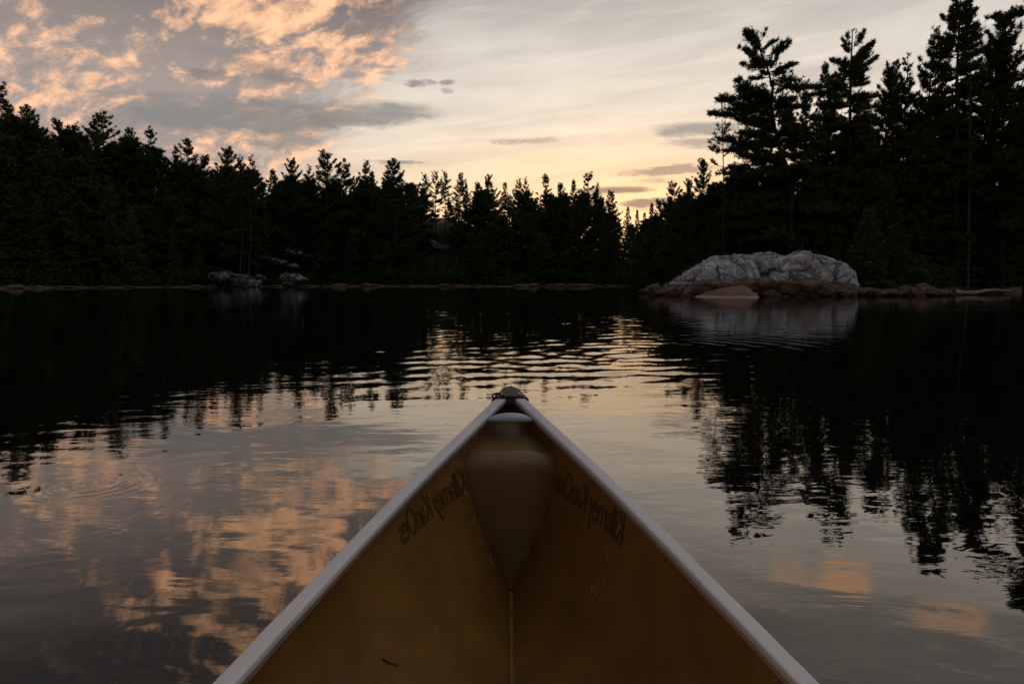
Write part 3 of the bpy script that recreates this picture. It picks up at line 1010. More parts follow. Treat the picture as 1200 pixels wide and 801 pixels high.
# ------------------------------------------------------------------ trees that can be told by their shape
def px_tree(name, trunk_px, Y0, limbs, label, cat, seed, r0=0.20, fill_range=None, fill_n=0, fill_len=2.0, crown=None, bark=None, tw=0.34,
            per=7, dead=None, lift=0.22, step=0.10, needle=0.19, width=0.048, fill_el=0.0):
    """a tree grown from its trunk line and main limbs"""
    T = Tree(seed, needle=needle, width=width, per=per, step=step)
    r = T.r
    base = at_y(trunk_px[0][0], trunk_px[0][1], Y0)
    gz = float(ground_z(base[0], base[1])) - 0.2
    org = np.array([base[0], base[1], gz])
    tp = [np.array([0, 0, 0.0])]
    for px_, py_ in trunk_px:
        q = at_y(px_, py_, Y0) - org
        if q[2] > tp[-1][2] + 0.05:
            tp.append(q)
    tp = np.array(tp)
    T.trunk(tp, r0, 0.025, 8)
    for lm in limbs:
        (x0, y0, x1, y1), opt = lm[:4], (lm[4] if len(lm) > 4 else {})
        a, b_ = at_y(x0, y0, Y0) - org, at_y(x1, y1, Y0) - org
        d = b_ - a
        L = float(np.linalg.norm(d))
        d = d + np.array([0, r.normal(0, 0.22) * L, 0])
        lf = opt.get('lift', lift)
        d0 = d - UP * L * lf * 0.55
        T.limb(a, d0, L, lift=lf, rad=0.014 + 0.012 * L, tw=opt.get('tw', tw), bare=opt.get('bare', 0.15), dens=opt.get('dens', 1.0), flat=opt.get('flat', 0.45))
    for lm in limbs:                                   # a thinner companion beside every main limb
        x0, y0, x1, y1 = lm[:4]
        j = r.uniform(0.55, 0.95)
        a = at_y(x0, y0 + r.uniform(-4, 4), Y0) - org
        b_ = at_y(x0 + (x1 - x0) * j, y0 + (y1 - y0) * j + r.uniform(-4, 3), Y0) - org
        d = b_ - a + np.array([0, r.normal(0, 0.6) * np.linalg.norm(b_ - a), 0])
        L = float(np.linalg.norm(d)) + 0.05
        if L > 0.6:
            T.limb(a, d - UP * L * 0.1, L, lift=0.25, rad=0.01 + 0.008 * L, tw=tw, bare=0.2)
    for k in range(fill_n):
        u = r.uniform(*fill_range)
        z0 = u * tp[-1][2]
        p0 = np.array([np.interp(z0, tp[:, 2], tp[:, 0]), np.interp(z0, tp[:, 2], tp[:, 1]), z0])
        a = r.uniform(0, 6.283)
        e = np.interp(u, [0.2, 0.7, 1.0], [-0.05, 0.15, 0.8]) + r.normal(0, 0.12)
        L = fill_len * np.interp(u, [fill_range[0], 0.5 * sum(fill_range), fill_range[1]], [1.0, 0.8, 0.35]) * r.uniform(0.5, 1.1)
        T.limb(p0, (math.cos(a) * math.cos(e), math.sin(a) * math.cos(e), math.sin(e)), L, lift=0.2, rad=0.02, tw=tw, bare=0.2)
    for x0, y0, x1, y1 in (dead or []):
        a, b_ = at_y(x0, y0, Y0) - org, at_y(x1, y1, Y0) - org
        q = np.linspace(0, 1, 5)[:, None]
        pts = a + (b_ - a) * q + r.normal(0, 0.05, (5, 3)) * q
        v, f = tube(pts, np.linspace(0.03, 0.008, 5), 4)
        T.wood.add(v, f)
    T.tuft(tp[-1], (0, 0, 1), 6, 0.12)
    o = empty(name, tuple(org))
    tag(o, label, cat)
    tm, cm = T.build(name, crown or M_PINE, bark)
    link('trunk', tm, o)
    link('crown', cm, o)
    return o


wideL = {'tw': 0.40, 'bare': 0.10, 'dens': 1.5}
up_ = {'lift': 0.5, 'bare': 0.30, 'tw': 0.45, 'dens': 1.3}
px_tree('pine_tree', [(926, 330), (927, 250), (928, 220), (926, 205), (916, 180), (909, 156), (904, 125), (905.7, 104), (902, 90), (897, 72), (891, 60), (890, 47)], 39.0, [
    (891, 54, 875, 35, {'lift': 0.4, 'bare': 0.15, 'tw': 0.6, 'dens': 2.0}), (891, 56, 880, 40, {'lift': 0.3, 'bare': 0.2, 'tw': 0.6, 'dens': 1.6}), (890, 50, 897, 36, {'lift': 0.5, 'bare': 0.5, 'tw': 0.2}),
    (893, 58, 909, 46, {'lift': 0.2, 'bare': 0.3, 'tw': 0.3}), (898, 66, 927, 42, {'lift': 0.6, 'bare': 0.35, 'tw': 0.4, 'dens': 1.4}), (897, 66, 867, 56, {'lift': 0.2, 'bare': 0.3}),
    (898, 72, 872, 62, {'lift': 0.25, 'bare': 0.1, 'dens': 1.4}), (900, 80, 867, 81, {'lift': 0.1}), (903, 84, 933, 78, {'lift': 0.2}), (903, 78, 914, 64, {'lift': 0.3, 'bare': 0.2}),
    (903, 90, 880, 94, {'lift': 0.1}), (905, 92, 940, 100, {'lift': -0.1, 'dens': 1.3}), (905, 98, 962, 109, {'lift': 0.1, 'dens': 1.3}), (903, 88, 925, 88, {'lift': 0.1}),
    (905, 110, 838, 112, wideL), (905, 112, 862, 110, wideL), (905, 116, 880, 108, wideL), (905, 127, 835, 130, wideL), (905, 124, 850, 128, wideL), (905, 120, 870, 122, wideL),
    (905, 118, 936, 128, wideL), (905, 122, 938, 140, wideL), (906, 116, 930, 118, wideL), (908, 140, 850, 147, wideL), (908, 142, 868, 146, wideL), (908, 140, 946, 150, wideL),
    (909, 150, 858, 160, wideL), (911, 158, 950, 158, wideL), (912, 165, 836, 180, wideL), (912, 165, 862, 172, wideL), (914, 165, 965, 166, wideL), (918, 185, 848, 192, wideL),
    (918, 180, 962, 182, wideL), (920, 195, 843, 207, wideL), (922, 200, 975, 205, wideL), (924, 212, 880, 205, wideL), (927, 228, 850, 236, wideL), (927, 232, 990, 236, wideL),
    (927, 240, 840, 250, wideL), (927, 246, 1000, 256, wideL), (927, 255, 850, 266, wideL), (927, 262, 985, 275, wideL), (927, 270, 870, 283, wideL)],
    'tall twin-topped pine with long level limbs rising right behind the big pale rock', 'pine tree', 301, r0=0.18, fill_range=(0.28, 0.80), fill_n=60, fill_len=2.6)

px_tree('pine_tree', [(995, 300), (996, 200), (996, 134), (997, 90), (998, 60), (999, 36)], 40.5, [
    (997.6, 52, 992.5, 41, up_), (999, 55, 1010, 40, up_), (997.6, 62, 990, 53, up_), (998.5, 68, 1020, 51, {'lift': 0.35, 'bare': 0.25, 'dens': 1.5}),
    (997, 77, 975, 69, {'lift': 0.25, 'bare': 0.1, 'dens': 1.4}), (998, 72, 1010, 60, up_), (997.6, 82, 1028, 70, {'lift': 0.3, 'bare': 0.1, 'dens': 1.5}), (997, 80, 1016, 66, {'lift': 0.3, 'dens': 1.4}),
    (997, 86, 975, 84, wideL), (997, 92, 974, 96, wideL), (997, 90, 1015, 88, wideL), (996, 102, 952, 106, wideL), (996, 100, 1020, 98, wideL), (996, 112, 965, 116, wideL),
    (996, 112, 1030, 112, wideL), (996, 125, 955, 126, wideL), (996, 125, 1028, 126, wideL), (996, 138, 950, 140, wideL), (996, 138, 1036, 140, wideL), (996, 150, 960, 152, wideL),
    (996, 155, 1040, 158, wideL), (996, 170, 950, 176, wideL), (996, 172, 1045, 178, wideL)],
    'tall pine with a slender upswept top, second crown right of the twin-topped pine', 'pine tree', 302, r0=0.16, fill_range=(0.3, 0.86), fill_n=50, fill_len=2.0)

px_tree('spruce_tree', [(1121, 320), (1121, 200), (1121, 108), (1123, 50), (1125, 20), (1126, -4)], 40.0, [
    (1125, 14, 1116, 9, up_), (1125, 12, 1137, 1, up_), (1124.5, 22, 1115, 12, up_), (1124.5, 20, 1139, 10, up_), (1124, 30, 1109, 16, up_), (1124, 30, 1147, 13, up_),
    (1124, 38, 1110, 30, up_), (1123.5, 38, 1146, 26, up_), (1123, 46, 1111, 38, wideL), (1123, 46, 1146, 34, wideL), (1123, 52, 1096, 48, wideL), (1123, 52, 1153, 43, wideL),
    (1122.5, 62, 1098, 54, wideL), (1122.5, 60, 1148, 52, wideL), (1122, 68, 1100, 62, wideL), (1122, 70, 1156, 60, wideL), (1122, 80, 1096, 78, wideL), (1122, 82, 1152, 80, wideL),
    (1121.5, 92, 1098, 94, wideL), (1121.5, 94, 1148, 96, wideL), (1121, 106, 1096, 110, wideL), (1121, 108, 1150, 112, wideL), (1121, 120, 1090, 126, wideL), (1121, 122, 1152, 130, wideL)],
    'tallest spire of the right shore, its pointed top touching the upper edge of the photo', 'spruce tree', 303, r0=0.16, fill_range=(0.3, 0.97), fill_n=90, fill_len=1.9)

px_tree('pine_tree', [(1134, 325), (1135, 250), (1136, 180), (1137, 130), (1137, 90), (1137, 62)], 39.2, [
    (1137, 84, 1124, 76, wideL), (1137, 80, 1152, 70, wideL), (1137, 92, 1158, 84, wideL), (1137, 98, 1120, 100, wideL), (1137, 74, 1130, 64, up_)],
    'half-dead pine with a tall bare pale trunk and dead twigs near the right edge', 'pine tree', 304, r0=0.13, bark=M_GREYBARK,
    dead=[(1137, 66, 1157, 22), (1150, 40, 1146, 26), (1152, 34, 1158, 30), (1137, 76, 1160, 66), (1137, 140, 1112, 150), (1136, 150, 1100, 160), (1136, 190, 1098, 200),
          (1136, 170, 1156, 178), (1135, 215, 1110, 226), (1137, 82, 1148, 30)])

px_tree('pine_tree', [(1252, 330), (1253, 200), (1255, 90), (1256, 0), (1258, -60)], 37.0, [
    (1256, 2, 1172, 9, {'tw': 0.16, 'bare': 0.45, 'dens': 1.6, 'lift': 0.15}), (1256, 6, 1184, 12, {'tw': 0.16, 'bare': 0.5, 'lift': 0.1}), (1257, -12, 1184, -4, {'tw': 0.16, 'bare': 0.5}),
    (1255, 30, 1215, 36, wideL), (1255, 50, 1220, 60, wideL)],
    'big pine outside the right edge, seen by the single limb in the upper right corner', 'pine tree', 305, r0=0.25, fill_range=(0.3, 0.95), fill_n=26, fill_len=1.6)

# two pale bare trunks on the far left shore
for px_, lab, sd in ((283, 'left of two pale bare trunks with broken twigs on the far left shore', 311), (293, 'right of two pale bare trunks with broken twigs on the far left shore', 312)):
    r_ = np.random.default_rng(sd)
    px_tree('bare_pine', [(px_ - 2, 318), (px_ + 0.5, 290), (px_ + 1, 262), (px_ - 0.5, 235), (px_ + 1, 208)], 76.5,
            [(px_, 212, px_ - 8, 206), (px_, 212, px_ + 8, 205), (px_, 216, px_ + 12, 213), (px_, 220, px_ - 13, 218), (px_, 226, px_ + 14, 224), (px_, 230, px_ - 14, 229), (px_, 240, px_ + 13, 238), (px_, 246, px_ - 12, 245), (px_, 258, px_ + 12, 257), (px_, 270, px_ - 12, 270), (px_, 284, px_ + 9, 284)], lab, 'pine tree', sd, r0=0.11, bark=M_GREYBARK,
            dead=[(px_, yy, px_ + r_.choice([-1, 1]) * r_.uniform(5, 14), yy + r_.uniform(-4, 5)) for yy in np.linspace(222, 296, 11)])

# a bare thin sapling against the sky left of the twin-topped pine
px_tree('sapling', [(848, 300), (848, 225), (847.5, 190), (847, 165), (846, 145)], 37.0, [
    (847, 160, 840, 148, {'dens': 0.5, 'tw': 0.2, 'bare': 0.5}), (847, 162, 854, 147, {'dens': 0.5, 'tw': 0.2, 'bare': 0.5}), (847, 170, 836, 164, {'dens': 0.6, 'tw': 0.25}), (847.5, 178, 830, 168, {'dens': 0.7}),
    (847.5, 184, 860, 172, {'dens': 0.6}), (848, 196, 834, 190, {'dens': 0.8}), (848, 206, 862, 200, {'dens': 0.8})],
    'thin spindly sapling against the sky left of the twin-topped pine', 'sapling', 306, r0=0.03, per=4, bark=M_BARK)

# lighter firs at the water: the big one on the left, two young ones beside the rock
BIGFIR = (*fir(401, 14.0, 0.23, 0.03, 5, None, 0.5), 14.0)
for px_, yt, Y_, wd, lab in ((48, 178, 67.5, 1.0, 'large green fir with layered boughs at the water on the left shore'),
                             (14, 205, 66.5, 0.9, 'shorter green fir at the left edge in front of the large layered one'),
                             (84, 240, 68.0, 0.9, 'small green fir at the right foot of the large layered fir on the left')):
    x, y, z = spot(px_, yt, Y_)
    plant('fir_tree', BIGFIR, x, y, z, lab, 'fir tree', wide=wd)
YOUNG = (*fir(402, 4.0, 0.30, 0.03, 5, None, 0.26), 4.0)
for px_, yt, Y_, wd, lab in ((1021, 250, 34.5, 1.0, 'young green fir right beside the big pale rock, taller of two'),
                             (1054, 267, 34.8, 1.1, 'young green fir standing over the rusty boulders, shorter of two'),
                             (1005, 290, 35.0, 1.2, 'low bushy fir seedling at the right shoulder of the big pale rock'),
                             (1076, 300, 34.6, 1.3, 'low spreading fir seedling right of the two young firs')):
    x, y, z = spot(px_, yt, Y_)
    plant('fir_tree', YOUNG, x, y, z, lab, 'fir tree', wide=wd)

# ------------------------------------------------------------------ undergrowth along both shores
ur = np.random.default_rng(9)


def undergrowth(name, px0, px1, s0, s1, n, h0, h1, label, size=0.16):
    a = ur.uniform(math.atan2(ray(px0, 330)[0], ray(px0, 330)[1]), math.atan2(ray(px1, 330)[0], ray(px1, 330)[1]), n)
    rr_ = shore_r(a) + s0 + (s1 - s0) * ur.random(n) ** 1.4
    x, y = rr_ * np.sin(a), rr_ * np.cos(a)
    lump = 0.5 + 0.5 * vnoise(np.stack([x * 0.8, y * 0.8, x * 0], -1), 31)
    z = ground_z(x, y) + ur.random(n) * (h0 + (h1 - h0) * lump)
    p = np.stack([x, y, z], -1)
    d = norm(ur.normal(0, 1, (n, 3)) + UP * 0.5)
    w = norm(np.cross(d, ur.normal(0, 1, (n, 3)))) * size * 0.45
    ln = size * ur.uniform(0.6, 1.5, (n, 1))
    v = np.stack([p - w, p + w, p + d * ln], 1).reshape(-1, 3)
    o = link(name, mesh_np(name, v, np.arange(3 * n).reshape(-1, 3), M_LEAF, False))
    return tag(o, label, 'undergrowth', kind='stuff')


undergrowth('undergrowth', -30, 770, 0.7, 16, 90000, 0.3, 1.9, 'dark low undergrowth along the far shore', 0.22)
undergrowth('undergrowth', 1075, 1270, 1.6, 9, 40000, 0.3, 1.2, 'dark green grassy bank along the right shore', 0.13)
undergrowth('undergrowth', 770, 1080, 4.5, 10, 32000, 0.3, 1.3, 'dark undergrowth behind the big pale rock', 0.14)

# ------------------------------------------------------------------ rocks
def sphere_grid(nu, nv):
    u = np.linspace(0, 2 * math.pi, nu, endpoint=False)
    v = np.linspace(0, math.pi, nv)
    U_, V_ = np.meshgrid(u, v, indexing='ij')
    d = np.stack([np.cos(U_) * np.sin(V_), np.sin(U_) * np.sin(V_), np.cos(V_)], -1)
    return d.reshape(-1, 3), grid_faces(nu, nv, True)


def worley(p, pts):
    """distance to nearest and second nearest site"""
    f1 = np.full(len(p), 1e9)
    f2 = np.full(len(p), 1e9)
    idx = np.zeros(len(p), int)
    for k, c in enumerate(pts):
        d = np.linalg.norm(p - c, axis=1)
        nearer = d < f1
        f2 = np.where(nearer, f1, np.minimum(f2, d))
        idx = np.where(nearer, k, idx)
        f1 = np.where(nearer, d, f1)
    return f1, f2, idx


def boulder(seed, dims, cuts=9, rough=0.10, nu=56, nv=34, cracks=0, crack_d=0.1, power=2.6, crack_w=0.09, squash=(1, 1, 1)):
    """a rock of half sizes dims: rounded block, planed by random cuts, cracked into blocks"""
    r = np.random.default_rng(seed)
    d, f = sphere_grid(nu, nv)
    rad = 1.0 / (np.abs(d[:, 0]) ** power + np.abs(d[:, 1]) ** power + np.abs(d[:, 2]) ** power) ** (1 / power)
    for k in range(cuts):
        nrm = norm(r.normal(0, 1, 3) * np.array([1, 1, 0.9]))
        c = d @ nrm
        lim = r.uniform(0.72, 0.95)
        rad = np.where(c > 0.05, np.minimum(rad, lim / np.maximum(c, 0.05)), rad)
    v = d * rad[:, None] * np.array(dims)
    L = float(np.mean(dims))
    nr_ = norm(d / np.array(dims))
    v = v + nr_ * (fbm(v * (1.6 / L), seed, 5, 0.55) * rough * L)[:, None]
    if cracks:
        pts = r.uniform(-1, 1, (cracks, 3)) * np.array(dims) * 1.05
        sc = np.array(squash)
        warp = np.stack([fbm(v * 1.3, seed + q, 4) for q in (31, 32, 33)], -1) * 0.38
        f1, f2, ix = worley((v + warp) * sc, pts * sc)
        prot = r.uniform(-0.7, 1.0, cracks)[ix] * crack_d * 0.8
        facing = norm(r.normal(0, 1, (cracks, 3)))[ix]
        tiltd = np.einsum('ij,ij->i', (v + warp) - pts[ix], facing) * 0.22
        gap_ = f2 - f1
        v = v + nr_ * ((prot + tiltd) * 0.85 * sstep(0, crack_w * 1.6, gap_) - crack_d * np.exp(-(gap_ / crack_w) ** 2) + crack_d * 0.5 * sstep(0, crack_w * 5, gap_))[:, None]
        f1, f2, ix = worley((v + warp * 0.8) * sc * 2.1, r.uniform(-1, 1, (cracks * 3, 3)) * np.array(dims) * sc * 2.2)
        v = v - nr_ * (crack_d * 0.22 * np.exp(-((f2 - f1) / (crack_w * 0.7)) ** 2) - crack_d * 0.15 * r.uniform(-1, 1, cracks * 3)[ix] * sstep(0, crack_w, f2 - f1))[:, None]
        v = v + nr_ * (np.abs(fbm(v * 4.5, seed + 50, 4, 0.6)) * -0.02 * min(L, 1.0))[:, None]
    return v, f


def rock(name, px, py, Y, dims, mat, label, cat='rock', seed=1, rz=0.0, tilt=0.0, group=None, z=None, skew=0.0, **kw):
    """py is the pixel row of the rock's middle"""
    v, f = boulder(seed, dims, **kw)
    v[:, 2] *= 1 + skew * v[:, 0] / dims[0]
    q = at_y(px, py, Y)
    o = link(name, mesh_np(name, v, f, mat))
    o.location = (q[0], q[1], q[2] if z is None else z)
    o.rotation_euler = (0, tilt, rz)
    return tag(o, label, cat, group)


BIGK = dict(nu=520, nv=260, cuts=0, power=2.0)
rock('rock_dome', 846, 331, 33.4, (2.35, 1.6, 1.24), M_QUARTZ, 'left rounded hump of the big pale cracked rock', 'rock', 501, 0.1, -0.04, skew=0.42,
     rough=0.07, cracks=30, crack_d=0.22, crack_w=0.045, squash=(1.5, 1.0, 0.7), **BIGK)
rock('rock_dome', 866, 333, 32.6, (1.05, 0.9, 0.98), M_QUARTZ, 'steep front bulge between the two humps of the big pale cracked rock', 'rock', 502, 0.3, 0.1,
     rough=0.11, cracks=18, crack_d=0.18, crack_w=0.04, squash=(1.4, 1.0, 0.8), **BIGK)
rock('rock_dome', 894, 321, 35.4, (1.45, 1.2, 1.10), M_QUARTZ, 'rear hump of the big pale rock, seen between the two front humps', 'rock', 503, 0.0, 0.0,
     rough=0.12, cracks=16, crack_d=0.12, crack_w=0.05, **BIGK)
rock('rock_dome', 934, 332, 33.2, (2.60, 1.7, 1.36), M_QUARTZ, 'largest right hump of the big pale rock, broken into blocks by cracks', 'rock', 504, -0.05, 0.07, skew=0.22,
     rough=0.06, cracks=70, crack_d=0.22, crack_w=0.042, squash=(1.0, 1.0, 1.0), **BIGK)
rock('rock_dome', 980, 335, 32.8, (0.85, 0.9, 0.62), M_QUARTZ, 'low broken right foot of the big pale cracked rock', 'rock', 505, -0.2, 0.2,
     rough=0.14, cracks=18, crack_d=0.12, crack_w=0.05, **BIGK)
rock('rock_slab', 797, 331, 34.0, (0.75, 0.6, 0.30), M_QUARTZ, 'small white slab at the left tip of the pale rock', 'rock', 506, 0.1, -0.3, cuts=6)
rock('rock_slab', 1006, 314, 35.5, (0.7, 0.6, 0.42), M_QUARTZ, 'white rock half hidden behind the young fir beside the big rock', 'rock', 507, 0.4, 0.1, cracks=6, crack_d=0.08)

# rusty ledge that carries the pale rock, and the smooth slab in front of it
for k, (px_, Y_, dx, dz, lab) in enumerate((
        (792, 32.6, 1.3, 0.34, 'low rusty ledge under the white slab at the left tip of the pale rock'),
        (848, 31.1, 2.0, 0.60, 'rusty ledge at the waterline under the left hump of the pale rock'),
        (905, 30.9, 1.7, 0.60, 'rusty ledge at the waterline between the two humps of the pale rock'),
        (958, 31.0, 1.9, 0.58, 'rusty ledge at the waterline under the right hump of the pale rock'),
        (775, 38.0, 1.4, 0.13, 'flat rusty spit pointing left into the lake from the pale rock'))):
    rock('rock_ledge', px_, 345, Y_, (dx, 0.95, dz), M_RUST, lab, 'rock', 520 + k, rng.uniform(-0.1, 0.1), 0.0, z=0.06, nu=200, nv=80, cuts=10, rough=0.16, cracks=40, crack_d=0.17, crack_w=0.05, squash=(1, 1, 1.6), power=4.0)
# the slab: a wedge tapering to the left
u = np.linspace(0, 1, 40)
w_ = np.linspace(-1, 1, 40)
Uq, Wq = np.meshgrid(u, w_, indexing='ij')
hgt = 0.56 * np.sin(np.clip(Uq * 1.25, 0, 1) * math.pi / 2) ** 0.8 * (1 - sstep(0.86, 1.0, Uq) * 0.5)
half = 0.9 * np.sqrt(np.clip(1 - (1 - np.clip(Uq * 1.4, 0, 1)) ** 2, 0, 1)) + 0.02
zq = hgt * (1 - np.abs(Wq) ** 2.6) - 0.10
zq += fbm(np.stack([Uq * 3, Wq * 1.5, Uq * 0], -1), 8) * 0.03 * (1 - np.abs(Wq))
top_v = np.stack([Uq * 2.75 - 1.37, Wq * half, zq], -1).reshape(-1, 3)
q = at_y(848, 347, 29.8)
slab = link('rock_slab', mesh_np('rock_slab', top_v, grid_faces(40, 40), M_SLAB))
slab.location = (q[0], q[1] + 0.3, 0.0)
slab.rotation_euler = (0, 0, -0.05)
sm = slab.modifiers.new('thickness', 'SOLIDIFY')
sm.thickness = 0.25
sm.offset = -1.0
tag(slab, 'smooth wedge-shaped rusty slab sliding into the lake in front of the pale rock', 'rock')

# rusty boulders right of the pale rock
RED = [(992, 30.8, 0.62, 0.30, 'flat rusty boulder at the water, first right of the pale rock'), (1008, 31.6, 0.75, 0.42, 'broad rusty boulder, second right of the pale rock'),
       (1026, 30.9, 0.55, 0.34, 'rusty boulder with a rounded top below the taller young fir'), (1040, 31.5, 0.62, 0.36, 'rusty boulder between the two young firs at the water'),
       (1052, 30.8, 0.34, 0.26, 'small rusty stone at the water below the shorter young fir'), (1064, 31.4, 0.62, 0.42, 'slanting rusty block in the middle of the boulder row'),
       (1076, 31.0, 0.52, 0.36, 'slanting rusty block leaning on the big brown boulder'), (1088, 31.8, 0.80, 0.55, 'large round brown boulder at the right end of the boulder row'),
       (1100, 31.0, 0.40, 0.22, 'flat rusty stone at the right foot of the round brown boulder'), (1112, 32.0, 0.35, 0.24, 'small upright grey stump-like stone right of the round brown boulder')]
for k, (px_, Y_, dx, dz, lab) in enumerate(RED):
    dx, dz = dx * 0.85, dz * 0.58
    rock('boulder', px_, 344, Y_, (dx, dx * 0.75, dz), M_RUST, lab, 'boulder', 540 + k, rng.uniform(-0.5, 0.5), (0.5 if 'slanting' in lab else rng.uniform(-0.15, 0.15)), z=dz * 0.45 + 0.02,
         nu=64, nv=36, cuts=11, cracks=8, crack_d=0.06, crack_w=0.05)
# a bleached log lying along the right shore
lg = at_y(1150, 341, 34.0)
n_ = 12
xs_ = np.linspace(-2.2, 2.4, n_)
pts = np.column_stack([xs_, 0.12 * np.sin(xs_ * 1.1), 0.04 * np.sin(xs_ * 1.7) + 0.02 * xs_])
v, f = tube(pts, np.linspace(0.12, 0.05, n_) + 0.01 * np.sin(np.arange(n_) * 2.3), 9)
log = link('driftwood_log', mesh_np('driftwood_log', v, f, M_BAREBARK))
log.location = (lg[0], lg[1], 0.16)
log.rotation_euler = (0, 0, 0.42)
tag(log, 'long pale driftwood log lying at the waterline right of the rusty boulders', 'log')

# pale outcrops across the lake on the left, and the white slab on the hill
for k, (px_, py_, Y_, dims, tl, lab) in enumerate((
        (262, 326, 74.5, (1.7, 0.9, 0.85), 0.0, 'white blocky outcrop at the left end of the far pale rocks'),
        (287, 329, 73.6, (1.7, 0.8, 0.62), 0.35, 'white slanting slab beside the blocky outcrop on the far left shore'),
        (304, 328, 74.5, (0.5, 0.6, 0.5), 0.2, 'small pale stone between the slanting slab and the square far rock'),
        (344, 328, 74.5, (1.9, 0.9, 0.75), 0.0, 'square pale rock at the right end of the far pale rocks'),
        (301, 285, 84.5, (0.9, 0.6, 0.22), 0.3, 'topmost pale ledge among the stones strewn up the far left slope'),
        (313, 290, 83.0, (0.7, 0.5, 0.20), 0.25, 'thin pale ledge just below the topmost one on the far left slope'),
        (341, 296, 82.0, (1.4, 0.8, 0.28), 0.1, 'wide greyish ledge at the right of the stones strewn up the far left slope'),
        (311, 301, 80.5, (0.9, 0.7, 0.28), 0.3, 'pale stone in the middle of the far left slope above the small shore stone'),
        (326, 307, 79.0, (1.0, 0.7, 0.30), 0.2, 'pale stone on the far left slope straight above the gap between the shore rocks'),
        (343, 311, 78.0, (0.8, 0.6, 0.26), 0.1, 'low pale stone just above the square far rock'),
        (276, 293, 82.5, (0.6, 0.5, 0.30), 0.0, 'lone small stone on the far left slope above the blocky white outcrop'),
        (504, 285, 95.0, (1.5, 1.0, 0.5), 0.25, 'bare white slab on the far hillside left of the canoe bow'),
        (519, 291, 95.0, (2.0, 1.2, 0.6), 0.15, 'greyer low slab right under the white slab on the far hillside'),
        (497, 264, 99.0, (1.4, 1.0, 0.5), 0.1, 'small mossy patch of rock above the white slab on the far hillside'))):
    mossy = 'mossy' in lab or 'greyer' in lab
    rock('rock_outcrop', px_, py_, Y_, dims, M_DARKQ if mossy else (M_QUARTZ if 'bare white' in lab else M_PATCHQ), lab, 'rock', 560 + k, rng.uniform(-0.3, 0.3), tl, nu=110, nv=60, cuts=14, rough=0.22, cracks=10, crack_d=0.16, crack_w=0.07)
# stones along the far waterline
br = np.random.default_rng(41)
FARS = [(12, 1.0), (20, 0.55), (44, 0.9), (68, 0.6), (80, 1.0), (118, 0.5), (150, 0.6), (196, 0.6), (228, 0.7), (250, 1.1), (276, 0.9), (300, 1.0), (326, 0.8), (360, 0.9), (380, 0.7), (396, 1.1), (428, 1.6), (440, 0.9),
        (474, 0.6), (498, 0.8), (520, 1.0), (534, 0.9), (560, 0.7), (612, 1.3), (624, 1.5), (640, 1.0), (654, 1.2), (668, 1.1), (680, 1.4), (694, 0.9), (712, 0.6), (730, 0.7), (752, 0.9)]
ORD = 'first second third fourth fifth sixth seventh eighth ninth tenth eleventh twelfth thirteenth fourteenth fifteenth sixteenth seventeenth eighteenth nineteenth twentieth'.split()
for k, (px_, sz) in enumerate(FARS):
    a = math.atan2(ray(px_, 330)[0], ray(px_, 330)[1])
    rr_ = float(shore_r(a)) + 0.15
    sz *= 0.6
    v, f = boulder(600 + k, (sz * br.uniform(0.9, 1.8), sz * 0.6, sz * br.uniform(0.25, 0.5)), nu=32, nv=20, cuts=10)
    o = link('shore_stone', mesh_np('shore_stone', v, f, M_RUST))
    o.location = (rr_ * math.sin(a), rr_ * math.cos(a), 0.06)
    o.rotation_euler = (0, br.uniform(-0.1, 0.1), br.uniform(-0.4, 0.4))
    if k < 20:
        lab = 'rusty stone at the far waterline, %s counted from the left edge' % ORD[k]
    else:
        lab = 'rusty stone at the far waterline, %s counted leftward from the flat rusty spit' % ORD[len(FARS) - 1 - k]
    tag(o, lab, 'stone', 'rusty stones along the far waterline')

# ------------------------------------------------------------------ canoe
M_HULL, t, b = material('aramid_weave', 0.42)
p = ocoord(t)
sx = t.nodes.new('ShaderNodeSeparateXYZ')
t.links.new(p, sx.inputs[0])
yy, zz = S(t, sx.outputs[1]), S(t, sx.outputs[2])
wa = ((yy * 0.75 + zz * 0.9) * 1500.0).m('SINE')
wb = ((yy - zz * 0.9) * 900.0).m('SINE')
weave = wa * 0.8 + wb * 0.35
blot = noise(t, p, 7.0, 6.0, 0.6, 0.4)
c = ramp(t, blot, [(0.25, (0.150, 0.067, 0.0115)), (0.75, (0.300, 0.143, 0.027))])
c = mix(t, weave.step(-0.2, 1.0) * 0.42, c, (0.075, 0.034, 0.008))
grime = noise(t, p, 3.1, 7.0, 0.68, 0.8)
c = mix(t, grime.step(0.50, 0.72) * 0.42, c, (0.060, 0.036, 0.016))
# fine pale scratches
mp = t.nodes.new('ShaderNodeMapping')
mp.inputs['Scale'].default_value = (3.0, 3.0, 3.0)
t.links.new(p, mp.inputs[0])
sc1 = noise(t, mp.outputs[0], 2.2, 3.0, 0.5, 2.6)
sc2 = noise(t, p, 4.0, 3.0, 0.5)
scr = (sc1 - 0.5).m('ABSOLUTE').step(0.0045, 0.0) * sc2.step(0.50, 0.60)
c = mix(t, scr * 0.6, c, (0.50, 0.40, 0.27))
t.links.new(c, b.inputs['Base Color'])
bump(t, b, weave * 0.00012 + blot * 0.0006, 1.0)

